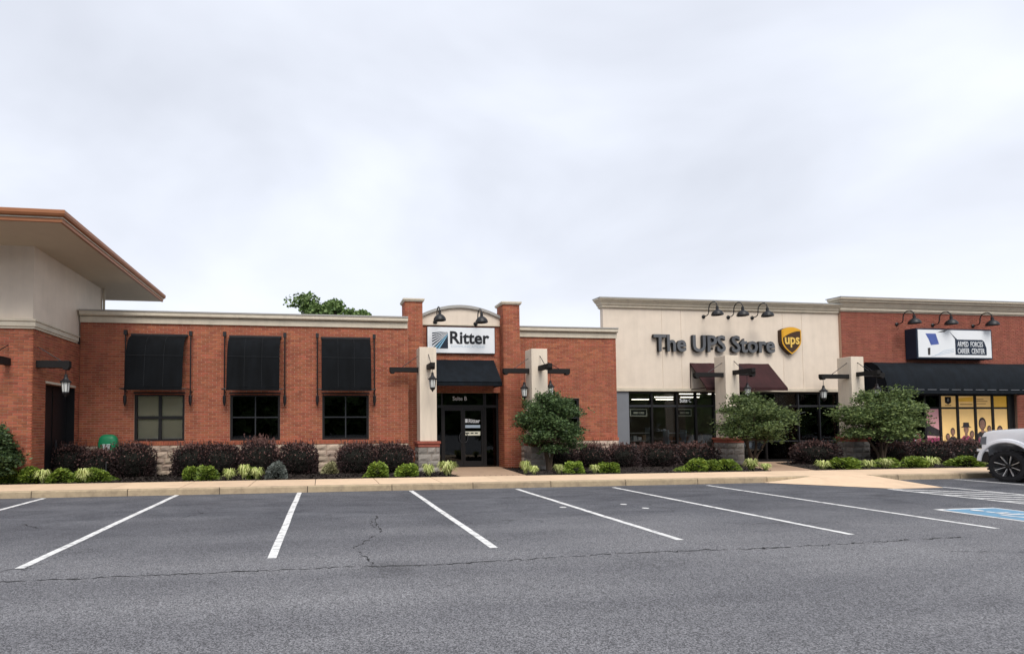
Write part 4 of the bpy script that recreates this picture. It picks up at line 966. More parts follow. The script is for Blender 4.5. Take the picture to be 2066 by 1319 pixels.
cg = thing('light_box_sign', (25.4, 18.1, 4.2), 'white light box sign of the Armed Forces Career Center', 'sign')
MB().box(23.42, 26.98, 17.88, 18.294, 4.18, 5.40).build('cabinet', 'navy', cg, bevel=0.01)
MB().box(23.48, 26.92, 17.868, 17.879, 4.24, 5.34).build('sign_face', 'white', cg)
def cgp(pts, m, d=0.003, name='print'): MB().prism_y([(23.48+u*3.44, 4.24+w*1.10) for u, w in pts], 17.868-d, 17.868-d+0.002).build(name, m, cg)
cgp([(0.10, 0.86), (0.24, 0.86), (0.28, 0.48), (0.17, 0.44), (0.14, 0.66)], mat('flag_blue', (0.07, 0.11, 0.34), 0.5, var=0.2, vscale=8), name='flag_canton')
cgp([(0.125, 0.08), (0.155, 0.08), (0.16, 0.35), (0.125, 0.33)], 'suit'); cgp([(0.26, 0.90), (0.32, 0.96), (0.40, 1.0), (0.36, 0.93)], 'suit')
for k in range(3): cgp([(0.17+0.05*k, 0.02+0.05*k), (0.34, 0.12+0.06*k), (0.48, 0.20+0.05*k), (0.48, 0.215+0.05*k), (0.34, 0.135+0.06*k), (0.17+0.05*k, 0.035+0.05*k)], 'paleblue')
cgp([(0.43, 0.94), (0.50, 0.68), (0.50, 0.10), (0.93, 0.10), (0.93, 0.36), (0.90, 0.60), (0.87, 0.66), (0.53, 0.66)], 'navy', 0.004, 'name_panel')
for s, a, b, z in (('ARMED', 0.53, 0.68, 0.40), ('FORCES', 0.71, 0.88, 0.40), ('CAREER', 0.53, 0.69, 0.15), ('CENTER', 0.72, 0.90, 0.15)):
    put_text(s, 'name_lettering', 'white', cg, 23.48+a*3.44, 23.48+b*3.44, 4.24+z*1.10, 4.24+(z+0.19)*1.10, 17.863, 0.004, bold=0.008)

# ================================================================== gooseneck sign lamps
def gooseneck(x, y, z, reach, rise, head_dx, lab, grp):
    t = thing('gooseneck_lamp', (x, y, z), lab, 'lamp', grp)
    MB().lathe([(0, -0.002), (0.075, -0.002), (0.075, -0.02), (0.04, -0.05), (0, -0.05)], (x, y, z), axis='y', k=12).build('wall_plate', 'black', t)
    p = [(x, y-0.03, z), (x, y-reach*0.26, z+0.01), (x, y-reach*0.36, z+0.05), (x, y-reach*0.40, z+0.13), (x, y-reach*0.41, z+rise*0.5)]
    for i in range(9):
        a = math.pi-i*math.pi/8
        p.append((x+head_dx*(i/8), y-reach*(0.705+0.295*math.cos(a)), z+rise*0.52+rise*0.48*math.sin(a)))
    p.append((x+head_dx, y-reach, z+0.18))
    MB().tube(p, 0.019, 8).build('arm', 'black', t, smooth=True)
    hx, hy, hz_ = x+head_dx, y-reach, z
    MB().lathe([(0.0, 0.25), (0.045, 0.24), (0.05, 0.12), (0.09, 0.10), (0.15, 0.05), (0.20, -0.03), (0.205, -0.09), (0.19, -0.09), (0.11, 0.03), (0, 0.05)], (hx, hy, hz_), k=16).build('shade', 'black', t, smooth=True)
    MB().lathe([(0, 0.04), (0.04, 0.02), (0.045, -0.02), (0, -0.05)], (hx, hy, hz_), k=10).build('bulb', 'lampglass', t, smooth=True)
for i, x in enumerate((3.78, 5.18)):
    gooseneck(x, YS-0.032, 5.10 if i == 0 else 5.06, 0.70, 0.40, 0.0, ['left gooseneck lamp over the Ritter sign', 'right gooseneck lamp over the Ritter sign'][i], 'gooseneck lamps over the entrance sign')
for i, x in enumerate((14.59, 15.64, 16.67)):
    gooseneck(x, YU-0.001, 5.76, 0.72, 0.46, 0.0, ['leftmost', 'middle', 'rightmost'][i]+' of three gooseneck lamps above the UPS lettering', 'gooseneck lamps on the cream fascia')
for i, x in enumerate((23.06, 24.76, 26.70)):
    gooseneck(x, YC-0.001, 5.62, 0.62, 0.46, 0.04, ['leftmost', 'middle', 'rightmost'][i]+' of three gooseneck lamps above the Armed Forces sign', 'gooseneck lamps on the right brick wall')

# ================================================================== pillars, bracket beams, lanterns
def beam(parent, a, b, w=0.07, h=0.15):
    """stub timber from a to b (same height), with a rounded notch at its outer end"""
    a, b = Vector(a), Vector(b); d = (b-a).normalized(); s_ = Vector((-d.y, d.x, 0))*w; n = (b-a).length
    prof = [(0, 0), (n-0.16, 0), (n-0.14, -0.05), (n-0.05, -0.05), (n, 0.02), (n, h), (0, h)]
    r = [[tuple(a+d*u+s_*k+Vector((0, 0, v))) for u, v in prof] for k in (-1, 1)]
    return MB().loft(r).build('bracket_beam', 'wood', parent, bevel=0.006)
def rod(parent, a, b): return MB().tube([a, b], 0.011, 6).build('tie_rod', 'black', parent)
def lantern(x, y, zt, zl, lab, s=1.0):
    """zt: where the rod leaves the beam, zl: lowest tip"""
    t = thing('hanging_lantern', (x, y, zl), lab, 'lantern', 'hanging lanterns on the pillar brackets')
    MB().tube([(x, y, zt), (x, y, zl+0.50*s)], 0.008, 6).build('hanging_rod', 'black', t)
    MB().lathe([(0.0, 0.60), (0.035, 0.58), (0.045, 0.50), (0.06, 0.47), (0.10, 0.425), (0.135, 0.40), (0.135, 0.375), (0, 0.375)], (x, y, zl), k=8).build('cap', 'black', t)
    MB().lathe([(0.0, 0.374), (0.10, 0.374), (0.075, 0.14), (0.0, 0.14)], (x, y, zl), k=8).build('lantern_glass', 'lampglass', t)
    for i in range(8):
        a = 2*math.pi*i/8
        MB().tube([(x+0.104*math.cos(a), y+0.104*math.sin(a), zl+0.376), (x+0.079*math.cos(a), y+0.079*math.sin(a), zl+0.14)], 0.007, 4).build('cage_bar', 'black', t)
    MB().lathe([(0.0, 0.139), (0.085, 0.139), (0.075, 0.09), (0.035, 0.06), (0.02, 0.02), (0, 0)], (x, y, zl), k=8).build('finial', 'black', t)
def pillar(x0, y0, top, lab, base_m='stoneg', w=0.53):
    t = thing('pillar', (x0+w/2, y0+w/2, 0.14), lab, 'pillar', 'cream pillars with stone bases')
    x1, y1 = x0+w, y0+w
    MB().box(x0, x1, y0, y1, 1.13, top).build('shaft', 'stuccop', t, bevel=0.012)
    MB().box(x0-0.10, x1+0.10, y0-0.10, y1+0.10, 1.055, 1.129).build('brick_cap', 'brick2', t, bevel=0.006)
    MB().box(x0-0.07, x1+0.07, y0-0.07, y1+0.07, 0.955, 1.054).build('brick_cap', 'brick2', t, bevel=0.006)
    MB().box(x0-0.03, x1+0.03, y0-0.03, y1+0.03, 0.05, 0.954).build('core', 'mortar', t)
    stones(t, x0-0.07, x1+0.07, y0-0.045, 0.14, 0.95, base_m, rows=4, lo=0.25, hi=0.45, proj=0.04, thick=0.02)
    stones(t, y0-0.03, y1+0.05, x0-0.045, 0.14, 0.95, base_m, rows=4, lo=0.25, hi=0.45, proj=0.04, axis='l', thick=0.02)
    return t
c1 = pillar(2.97, 15.85, 4.03, 'cream pillar standing left of the entrance doors')
c2 = pillar(6.57, 15.85, 4.03, 'cream pillar standing behind the small tree beside the entrance')
c3 = pillar(14.16, 16.85, 4.05, 'cream pillar in front of the maroon awning')
c4 = pillar(19.24, 16.85, 4.07, 'cream pillar at the seam of cream and right brick stores')
# pillar one: arm to the left, arm towards the street
beam(c1, (2.975, 16.1, 3.27), (2.07, 16.1, 3.27)); rod(c1, (2.97, 16.1, 3.78), (2.45, 16.1, 3.42))
beam(c1, (3.25, 15.855, 3.33), (3.25, 15.22, 3.33)); rod(c1, (3.25, 15.85, 3.80), (3.25, 15.5, 3.49))
lantern(3.25, 15.28, 3.32, 2.60, 'lantern hanging before the cream pillar left of the doors')
beam(c2, (6.575, 16.1, 3.27), (5.72, 16.1, 3.27)); rod(c2, (6.57, 16.1, 3.75), (6.1, 16.1, 3.43))
beam(c2, (7.095, 16.1, 3.27), (7.95, 16.1, 3.27)); rod(c2, (7.10, 16.1, 3.7), (7.6, 16.1, 3.43))
beam(c2, (6.85, 15.855, 3.33), (6.85, 15.1, 3.33)); rod(c2, (6.85, 15.85, 3.80), (6.85, 15.5, 3.49))
lantern(7.30, 16.1, 3.26, 2.45, 'lantern hanging right of the pillar above the nearest tree')
lantern(6.42, 16.1, 3.26, 2.40, 'lantern hanging left of the pillar above the nearest tree')
beam(c3, (14.165, 17.0, 3.29), (13.05, 17.0, 3.29)); beam(c3, (14.5, 16.855, 3.36), (14.5, 16.0, 3.36)); beam(c3, (14.685, 17.0, 3.36), (15.42, 17.0, 3.36))
rod(c3, (14.16, 17.0, 3.8), (13.6, 17.0, 3.45)); rod(c3, (14.69, 17.0, 3.8), (15.1, 17.0, 3.52)); rod(c3, (14.5, 16.85, 3.85), (14.5, 16.5, 3.52))
lantern(15.13, 17.0, 3.35, 2.5, 'lantern hanging before the maroon awning')
beam(c4, (19.245, 17.0, 3.27), (18.1, 17.0, 3.27)); beam(c4, (19.765, 17.0, 3.34), (20.75, 17.0, 3.34)); beam(c4, (19.5, 16.855, 3.34), (19.5, 16.1, 3.34))
rod(c4, (19.24, 17.0, 3.85), (18.6, 17.0, 3.43)); rod(c4, (19.77, 17.0, 3.9), (20.4, 17.0, 3.5)); rod(c4, (19.5, 16.85, 3.85), (19.5, 16.45, 3.5))
lantern(18.22, 17.0, 3.26, 2.42, 'lantern hanging left of the pillar beside the right brick store')
lantern(20.47, 17.0, 3.33, 2.5, 'lantern hanging before the left end of the long black awning')
# corner building arms
b1 = thing('wall_bracket', (XS, 14.1, 3.1), 'dark timber bracket with tie rod on the brick side wall', 'bracket')
beam(b1, (XS-0.01, 14.1, 3.09), (-6.28, 14.1, 3.09), h=0.18); rod(b1, (XS, 14.1, 3.62), (-6.5, 14.1, 3.27))
lantern(-6.38, 14.1, 3.06, 2.35, 'lantern hanging in front of the dark side doorway')
b2 = thing('wall_bracket', (-7.62, 13.9, 3.1), 'dark timber bracket at left edge pointing to the street', 'bracket')
beam(b2, (-7.62, 13.91, 3.12), (-7.62, 12.95, 3.12), h=0.18); rod(b2, (-7.62, 13.9, 3.62), (-7.62, 13.3, 3.31))
# wall lamp on the far right pier
wl = thing('wall_lamp', (29.2, YC, 2.5), 'small dark wall lamp on brick at right edge above the truck', 'lamp')
MB().box(29.1, 29.25, YC-0.04, YC-0.004, 2.55, 2.75).build('wall_plate', 'black', wl); MB().lathe([(0, 0.3), (0.05, 0.26), (0.14, 0.12), (0.14, 0.09), (0, 0.09)], (29.17, YC-0.2, 2.42), k=12).build('shade', 'black', wl)
MB().tube([(29.17, YC-0.03, 2.68), (29.17, YC-0.2, 2.71)], 0.018).build('arm', 'black', wl)

# ================================================================== irrigation dome, marker light
gd = thing('utility_dome', (-6.09, 16.05, 0.15), 'green rounded utility enclosure against the brick wall behind hedge', 'utility box')
rings = []
for z, sx, sy in ((0.15, 0.27, 0.17), (0.9, 0.265, 0.165), (1.15, 0.262, 0.162), (1.28, 0.24, 0.15), (1.36, 0.19, 0.12), (1.395, 0.11, 0.07), (1.40, 0.03, 0.02)):
    rings.append([(-6.09+sx*math.copysign(abs(math.cos(a))**0.6, math.cos(a)), 16.05+sy*math.copysign(abs(math.sin(a))**0.6, math.sin(a)), z) for a in [2*math.pi*i/24 for i in range(24)]])
MB().loft(rings).build('shell', 'greenbox', gd, smooth=True)
MB().box(-6.17, -5.99, 15.875, 15.884, 0.95, 1.09).build('label_plate', 'paper', gd)
MB().box(-6.19, -5.97, 15.872, 15.883, 1.105, 1.125).build('vent_slot', 'white', gd)
mk = thing('marker_light', (-5.40, 14.1, 0.24), 'small white headed marker stake in mulch before purple hedge', 'light')
MB().tube([(-5.40, 14.1, 0.2), (-5.40, 14.1, 0.74)], 0.012, 6).build('stake', 'framelite', mk)
MB().lathe([(0, 0.05), (0.06, 0.04), (0.065, 0.0), (0, -0.01)], (-5.45, 14.08, 0.47), k=10).build('head', 'white', mk)

# ================================================================== plants
def leaves_mesh(name, pts, nrm, size, rs, mat_, flat=0.0, long=1.6):
    """one folded leaf (2 tris-quads) for each point; nrm: preferred facing"""
    n = len(pts); rg = np.random.default_rng(rs)
    d = rg.normal(size=(n, 3)); d += nrm*0.6; d[:, 2] *= (1-flat*0.85)
    d /= np.linalg.norm(d, axis=1, keepdims=True)
    u = np.cross(d, rg.normal(size=(n, 3))); u /= np.linalg.norm(u, axis=1, keepdims=True); w = np.cross(d, u)
    sz = (size*rg.uniform(0.6, 1.35, n))[:, None]
    V = np.empty((n, 4, 3)); V[:, 0] = pts-d*sz*long/2; V[:, 1] = pts+u*sz*0.5; V[:, 2] = pts+d*sz*long/2+w*sz*0.1; V[:, 3] = pts-u*sz*0.5
    me = bpy.data.meshes.new(name); me.vertices.add(n*4); me.vertices.foreach_set('co', V.ravel())
    me.loops.add(n*4); me.loops.foreach_set('vertex_index', np.arange(n*4, dtype=np.int32))
    me.polygons.add(n); me.polygons.foreach_set('loop_start', np.arange(0, n*4, 4, dtype=np.int32)); me.polygons.foreach_set('loop_total', np.full(n, 4, dtype=np.int32))
    me.update(calc_edges=True); me.materials.append(M[mat_]); return me
def superell(rg, n, p=2.6, shell=0.78):
    d = rg.normal(size=(n, 3)); d[:, 2] = np.abs(d[:, 2])*1.0
    d /= (np.sum(np.abs(d)**p, axis=1)**(1/p))[:, None]
    r = shell+(1-shell)*rg.random(n)**0.7
    return d*r[:, None], d
def lump(rg, dirs, k=9, amp=0.13):
    c = rg.normal(size=(k, 3)); c /= np.linalg.norm(c, axis=1, keepdims=True)
    dn = dirs/np.linalg.norm(dirs, axis=1, keepdims=True)
    return 1+amp*(np.exp(6*(dn@c.T-1)).sum(1)-0.9)
def shrub_parts(kind, seed):
    """unit-size shrub (radius 1, height 1) as a list of (part name, mesh, material)"""
    rg = np.random.default_rng(seed); out_ = []
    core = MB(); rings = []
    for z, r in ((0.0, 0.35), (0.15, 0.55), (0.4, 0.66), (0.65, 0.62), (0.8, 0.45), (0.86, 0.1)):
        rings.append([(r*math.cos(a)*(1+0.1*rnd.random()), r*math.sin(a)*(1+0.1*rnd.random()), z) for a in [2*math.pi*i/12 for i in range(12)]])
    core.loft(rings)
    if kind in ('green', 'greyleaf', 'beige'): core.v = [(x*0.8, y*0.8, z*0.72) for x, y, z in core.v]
    if kind == 'hedge':
        p, d = superell(rg, 3600, 5.0, 0.72); p *= lump(rg, d, 10, 0.09)[:, None]; p[:, 2] = p[:, 2]*0.92+0.02; p[:, :2] *= 0.97
        low = rg.random(len(p)) < 0.30; p[low, 2] = rg.random(low.sum())*0.55; p[low, :2] *= 0.94; 
        out_.append(('foliage', leaves_mesh('foliage', p, d, 0.058, seed, 'hedge', 0.35), None))
        q, d = superell(rg, 900, 5.0, 0.9); q = q[d[:, 2] > 0.55][:420]; d = d[d[:, 2] > 0.55][:420]; q *= lump(np.random.default_rng(seed), d, 10, 0.10)[:, None]
        q[:, 2] = q[:, 2]*0.95+0.06*rg.random(len(q))**2
        ng = [q]; nd = [d]
        for i in range(60):          # arching twigs of new growth
            a = rg.uniform(0, 2*np.pi); r0 = rg.uniform(0, 0.8); b = np.array([r0*np.cos(a), r0*np.sin(a), 0.85]); t_ = np.array([rg.normal()*0.35, rg.normal()*0.35, 1.0]); ln = rg.uniform(0.08, 0.30)
            s_ = rg.random((7, 1)); ng.append(b+t_*ln*s_+rg.normal(size=(7, 3))*0.015); nd.append(np.tile(t_, (7, 1)))
        out_.append(('new_growth', leaves_mesh('new_growth', np.concatenate(ng), np.concatenate(nd), 0.050, seed+1, 'fringe', 0.2), None))
        core.v = [(x*1.15, y*1.15, z*0.95) for x, y, z in core.v]
    elif kind in ('green', 'greyleaf', 'beige'):
        p, d = superell(rg, 1700, 2.2, 0.62); p *= lump(rg, d, 14, 0.38 if kind == 'green' else 0.15)[:, None]; p[:, 2] *= 0.95/np.percentile(p[:, 2], 99); p[:, :2] *= 1/np.percentile(np.hypot(p[:, 0], p[:, 1]), 97)
        out_.append(('foliage', leaves_mesh('foliage', p, d, 0.13, seed, kind, 0.3, 1.5), None))
    elif kind == 'lime':
        me = MB(); 
        for i in range(130):         # strap leaves from the centre
            a = rg.uniform(0, 2*np.pi); L = rg.uniform(0.55, 1.05); h = rg.uniform(0.45, 1.0); w = rg.uniform(0.035, 0.075)
            ca, sa = math.cos(a), math.sin(a); r0 = rg.uniform(0.02, 0.25)
            pr = [(r0, 0.0), (r0+L*0.3, h*0.75), (r0+L*0.62, h), (r0+L*0.95, h*0.68)]
            ww = [w*0.6, w, w*0.9, w*0.1]; n0 = len(me.v)
            for (r, z), q in zip(pr, ww): me.v += [(r*ca-q*sa, r*sa+q*ca, z), (r*ca+q*sa, r*sa-q*ca, z)]
            for k in range(3): me.f.append((n0+2*k, n0+2*k+1, n0+2*k+3, n0+2*k+2))
        m_ = bpy.data.meshes.new('foliage'); m_.from_pydata([(x*0.8, y*0.8, z) for x, y, z in me.v], [], me.f); m_.materials.append(M['lime']); out_.append(('foliage', m_, None))
        core.v = [(x*0.35, y*0.35, z*0.35) for x, y, z in core.v]
    if kind == 'hedge':
        for i in range(16):
            a = rg.uniform(0, 6.28); r0 = rg.uniform(0.3, 0.85); L = rg.uniform(0.1, 0.28); dx_, dy_ = rg.normal()*0.12, rg.normal()*0.12
            core.tube([(r0*math.cos(a), r0*math.sin(a), 0.7), (r0*math.cos(a)+dx_*0.4, r0*math.sin(a)+dy_*0.4, 0.9), (r0*math.cos(a)+dx_, r0*math.sin(a)+dy_, 0.92+L)], [0.010, 0.007, 0.003], 3)
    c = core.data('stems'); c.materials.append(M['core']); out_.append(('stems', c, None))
    return out_
VAR = {k: [shrub_parts(k, 100*i+s) for i in range(nv)] for s, (k, nv) in enumerate((('hedge', 4), ('green', 4), ('greyleaf', 1), ('beige', 1), ('lime', 3)))}
PN = {'hedge': ('hedge_shrub', 'shrub', 'purple hedge shrubs'), 'green': ('round_shrub', 'shrub', 'low green shrubs'), 'greyleaf': ('grey_shrub', 'shrub', None), 'beige': ('dry_plant', 'plant', None), 'lime': ('variegated_plant', 'plant', 'lime variegated plants')}
cnt = 0
def plant(kind, x, y, w, h, label, d=None, z=None):
    global cnt
    nm, cat, grp = PN[kind]; cnt += 1
    if z is None: z = bedz(y)-0.02
    t = thing(nm, (x, y, z), label, cat, grp); t.rotation_euler.z = (cnt*1.7) % 6.28 if kind != 'hedge' else (cnt % 2)*math.pi
    t.scale = (w/2, (d or w)/2, h)
    v = VAR[kind][cnt % len(VAR[kind])]
    for pn, me, _ in v:
        o = link(pn, me, None, t)
        if pn == 'new_growth': o['kind'] = 'stuff'
HD = [
    (-7.0, 15.72, 1.16, 1.0, 'purple hedge shrub in front of the dark side doorway'),
    (-6.15, 15.75, 1.26, 0.86, 'purple hedge shrub in front of the green utility dome'),
    (-5.28, 15.75, 1.21, 1.0, 'purple hedge shrub at left below the window with blinds'),
    (-3.72, 15.75, 1.1, 0.98, 'purple hedge shrub right of the tan stone patch below the blinds window'),
    (-2.9, 15.75, 1.23, 0.97, 'purple hedge shrub between the blinds window and the middle window'),
    (-1.8, 15.72, 1.19, 1.12, 'tallest purple hedge shrub below the middle left window'),
    (-0.68, 15.75, 1.23, 0.97, 'purple hedge shrub on the wall between middle and third windows'),
    (1.02, 15.75, 1.32, 0.97, 'purple hedge shrub below the window nearest the entrance'),
    (2.1, 15.72, 1.32, 0.95, 'purple hedge shrub just left of the entrance pillar'),
    (8.95, 16.6, 1.1, 0.92, 'dark purple shrub right of the stone base by the nearest tree'),
    (7.9, 16.7, 1.04, 0.95, 'dark purple shrub hidden behind the nearest small tree'),
    (10.0, 16.6, 1.1, 0.9, 'dark purple shrub at the right end of the orange brick wall'),
    (11.3, 16.6, 1.65, 0.9, 'reddish purple shrub below the left shop window of the cream store'),
    (12.65, 16.6, 1.81, 0.88, 'reddish purple shrub below the framed sign of the cream store'),
    (17.2, 16.4, 1.59, 0.92, 'reddish purple shrub before the shop door panes left of the fourth pillar'),
    (20.0, 16.2, 0.99, 0.85, 'dark purple shrub behind the rightmost small tree'),
    (21.5, 16.2, 1.65, 0.92, 'reddish purple shrub below the pink poster'),
    (23.05, 16.2, 1.98, 0.94, 'reddish purple shrub below the gold posters left of the truck'),
    (24.9, 16.2, 1.76, 0.9, 'reddish purple shrub behind the nose of the white truck')]
for x, y, w, h, l in HD: plant('hedge', x, y, w, h*(0.93 if x < 4 else 0.86), l, d=1.05)
GR = [
    (-7.41, 13.8, 0.48, 0.51, 'low green shrub at the left edge under the big dark bush'),
    (-6.95, 13.85, 0.63, 0.46, 'low green shrub at the foot of the big dark left bush'),
    (-6.31, 13.75, 0.7, 0.51, 'bright green shrub in front of the leftmost purple hedge'),
    (-5.82, 13.78, 0.58, 0.39, 'small bright green shrub before the green utility dome hedge'),
    (-5.53, 13.98, 0.7, 0.44, 'rounded green shrub left of the white marker stake'),
    (-3.27, 13.95, 0.5, 0.51, 'upper green shrub of the pair below the blinds window hedge'),
    (-2.87, 13.75, 0.64, 0.46, 'lower green shrub of the pair below the blinds window hedge'),
    (-1.78, 13.92, 0.46, 0.42, 'green shrub behind the lime plants below the middle window'),
    (1.45, 13.78, 0.73, 0.5, 'round green shrub below the window nearest the entrance'),
    (2.23, 13.75, 0.54, 0.46, 'round green shrub left of the entrance pillar base'),
    (6.94, 13.75, 0.58, 0.41, 'round green shrub right of the nearest tree trunk'),
    (7.93, 13.75, 0.7, 0.44, 'round green shrub at the corner of brick and cream stores'),
    (10.47, 13.78, 0.77, 0.48, 'leftmost green shrub of three before the cream store'),
    (11.02, 13.85, 0.6, 0.48, 'middle green shrub of three before the cream store'),
    (11.57, 13.76, 0.71, 0.44, 'right green shrub of three before the cream store'),
    (15.27, 13.78, 0.89, 0.52, 'green shrub at the left foot of the rightmost tree'),
    (17.05, 14.1, 0.68, 0.42, 'green shrub right behind the rightmost tree trunk'),
    (17.71, 13.8, 0.77, 0.5, 'green shrub right of the rightmost tree trunk'),
    (19.74, 13.85, 0.89, 0.42, 'green shrub left of the white truck')]
for x, y, w, h, l in GR: plant('green', x, y, w*1.08*rnd.uniform(0.9, 1.12), h*0.78*rnd.uniform(0.85, 1.15), l)
LM = [
    (-6.67, 13.68, 0.53, 0.35, 'leftmost spiky lime plant at the mulch edge'),
    (-5.72, 13.62, 0.48, 0.37, 'yellow-green spiky plant between the bright green shrubs'),
    (-2.32, 13.66, 0.46, 0.31, 'pale lime plant left of the lime group below the middle window'),
    (-1.96, 13.78, 0.48, 0.4, 'tall lime plant of the group below the middle window'),
    (-1.64, 13.64, 0.52, 0.33, 'pale lime plant next to the grey shrub'),
    (2.78, 13.68, 0.5, 0.35, 'pale lime plant in front of the entrance pillar base'),
    (3.29, 13.68, 0.75, 0.42, 'large lime plant beside the entrance path'),
    (5.54, 13.9, 0.43, 0.39, 'olive lime plant at right edge of the entrance path'),
    (5.68, 13.65, 0.41, 0.26, 'small pale plant left of the nearest tree trunk'),
    (6.39, 13.65, 0.39, 0.29, 'small lime plant below the nearest tree trunk'),
    (7.43, 13.66, 0.39, 0.26, 'small pale plant between two round green shrubs'),
    (12.23, 13.68, 0.56, 0.37, 'lime plant below the middle tree'),
    (12.61, 13.6, 0.41, 0.23, 'lowest lime plant at the corner of the cream store path'),
    (14.57, 13.7, 0.53, 0.29, 'lime plant at the left tip of the right mulch bed'),
    (16.04, 13.66, 0.48, 0.28, 'pale plant under the left side of the rightmost tree'),
    (16.64, 13.66, 0.53, 0.31, 'lime plant under the rightmost tree'),
    (18.16, 13.66, 0.68, 0.35, 'lime plant right of the rightmost tree'),
    (20.18, 13.66, 0.43, 0.24, 'small lime plant at the tyre of the white truck')]
for x, y, w, h, l in LM: plant('lime', x, y, w, h, l)
plant('greyleaf', -1.17, 13.75, 0.54, 0.45, 'round grey-green shrub right of the lime plants'); plant('beige', 0.25, 15.55, 0.55, 0.36, 'dry pale plant before the stone patch left of third window')

def tree(name, x, y, z, pads, leaf, n, seed, m, trunks, label, cat='tree', flat=0.7, group=None, long=1.7, sprays=7):
    """pads: (dx,dy,z,rx,ry,rz) clumps; limbs run from the trunk to every clump"""
    rg = np.random.default_rng(seed); r = random.Random(seed)
    t = thing(name, (x, y, z), label, cat, group)
    tot = sum(p[3]*p[4] for p in pads)
    pts, nr = [], []
    for (a, b, c, rx, ry, rz) in pads:
        k = int(n*rx*ry/tot); d = rg.normal(size=(k, 3)); d /= np.linalg.norm(d, axis=1, keepdims=True)
        rr = rg.random(k)**0.45; q = d*rr[:, None]*lump(rg, d, 7, 0.28)[:, None]*np.array([rx, ry, rz])
        q[:, 2] -= 0.25*rz*(q[:, 0]**2+q[:, 1]**2)/(rx*rx)
        pts.append(q+np.array([a, b, c])); nr.append(d*np.array([1, 1, 0.3]))
    # sprays reaching beyond the clumps
    for (a, b, c, rx, ry, rz) in pads:
        for i in range(sprays):
            an = r.uniform(0, 6.28); L = r.uniform(0.75, 1.3); k = 26; s_ = rg.random(k)
            pts.append(np.stack([a+rx*L*np.cos(an)*s_, b+ry*L*np.sin(an)*s_, c+rz*(0.9*math.sin(an*3.7)*s_+0.5*s_-0.5*s_*s_)], 1)+rg.normal(size=(k, 3))*leaf*0.9); nr.append(np.tile([math.cos(an), math.sin(an), 0], (k, 1)))
    link('crown', leaves_mesh('crown', np.concatenate(pts), np.concatenate(nr), leaf, seed, m, flat, long), None, t)
    mb = MB(); fork = trunks[0][-1]
    for path, r0, r1 in trunks[1:]:
        rad = [r0+(r1-r0)*i/(len(path)-1) for i in range(len(path))]; mb.tube(path, rad, 7)
    mb.build('trunk', 'bark', t, smooth=True, local=True)
    lm = MB()
    for i, (a, b, c, rx, ry, rz) in enumerate(pads):
        tr = trunks[1+i % (len(trunks)-1)][0]; s0 = Vector(tr[-1]); e = Vector((a, b, c-rz*0.2)); mid = (s0+e)/2+Vector((r.uniform(-.1, .1), r.uniform(-.1, .1), -0.05))*rx
        lm.tube([s0, mid, e], [trunks[1][2]*0.85, trunks[1][2]*0.5, trunks[1][2]*0.2], 5)
    lm.build('limbs', 'bark', t, smooth=True, local=True)
    return t
def layered(W, H0, H1, seed, nl=5, jit=0.24):
    """broad low crown made of flattened pads"""
    r = random.Random(seed); P_ = []
    for i in range(nl):
        u = i/(nl-1); zz = H0+(H1-H0)*u; rad = W/2*(0.62+0.38*math.sin(math.pi*(0.22+0.62*u)))*(1.0 if u < 0.75 else 0.80)
        k = 6 if i < nl-1 else 4
        for j in range(k):
            a = 2*math.pi*(j+r.random()*0.7)/k; rr = rad*r.uniform(0.45, 0.72)
            P_.append((rr*math.cos(a), rr*0.8*math.sin(a), zz+r.uniform(-jit, jit), rad*r.uniform(0.30, 0.50), rad*r.uniform(0.28, 0.45), (H1-H0)/nl*r.uniform(0.7, 1.15)))
        P_.append((r.uniform(-.1, .1), r.uniform(-.1, .1), zz, rad*0.45, rad*0.4, (H1-H0)/nl*1.0))
    return P_
def multi(n, h, seed, r0=0.05):
    r = random.Random(seed); T = [[(0, 0, 0)]]
    for i in range(n):
        a = 2*math.pi*i/n+r.random(); s_ = r.uniform(0.10, 0.2)
        T.append(([(0.05*math.cos(a), 0.05*math.sin(a), -0.05), (0.09*math.cos(a+.3), 0.09*math.sin(a+.3), h*0.4), (s_*1.3*math.cos(a), s_*1.3*math.sin(a), h*0.75), (s_*2*math.cos(a+.2), s_*2*math.sin(a+.2), h)], r0, r0*0.55))
    return T
tree('small_tree', 6.86, 15.3, 0.21, layered(2.30, 0.90, 2.22, 5, 6, 0.2), 0.044, 12500, 21, 'treeleaf', multi(4, 0.9, 3), 'small dark green multi-stem tree right of the Ritter entrance', group='small ornamental trees in the beds')
tree('small_tree', 13.85, 15.4, 0.21, layered(2.75, 1.10, 2.12, 9, 4, 0.14), 0.044, 10500, 22, 'treelite', multi(4, 0.85, 4), 'small spreading green tree in front of the UPS shop window', group='small ornamental trees in the beds')
tree('small_tree', 18.85, 15.6, 0.21, layered(3.15, 1.15, 2.32, 12, 4, 0.14), 0.046, 13000, 23, 'treelite', multi(4, 0.95, 5), 'widest small tree in front of the fourth pillar near the truck', group='small ornamental trees in the beds')
tree('dark_bush', -7.72, 13.52, 0.24, layered(1.35, 0.22, 1.25, 15, 5), 0.045, 7000, 24, 'treeleaf', multi(4, 0.35, 6, 0.03), 'big dark green layered bush cut off by the left edge', 'bush')
r_ = random.Random(4); pads = []
for i in range(52):
    a = r_.uniform(0, 6.28); u = r_.random(); rr = 4.6*math.sqrt(r_.random())*(1-0.5*u*u)
    pads.append((rr*math.cos(a), rr*math.sin(a), 6.4+4.0*u-0.04*rr*rr-0.22*rr*math.cos(a), r_.uniform(0.7, 1.2), r_.uniform(0.7, 1.2), r_.uniform(0.45, 0.8)))
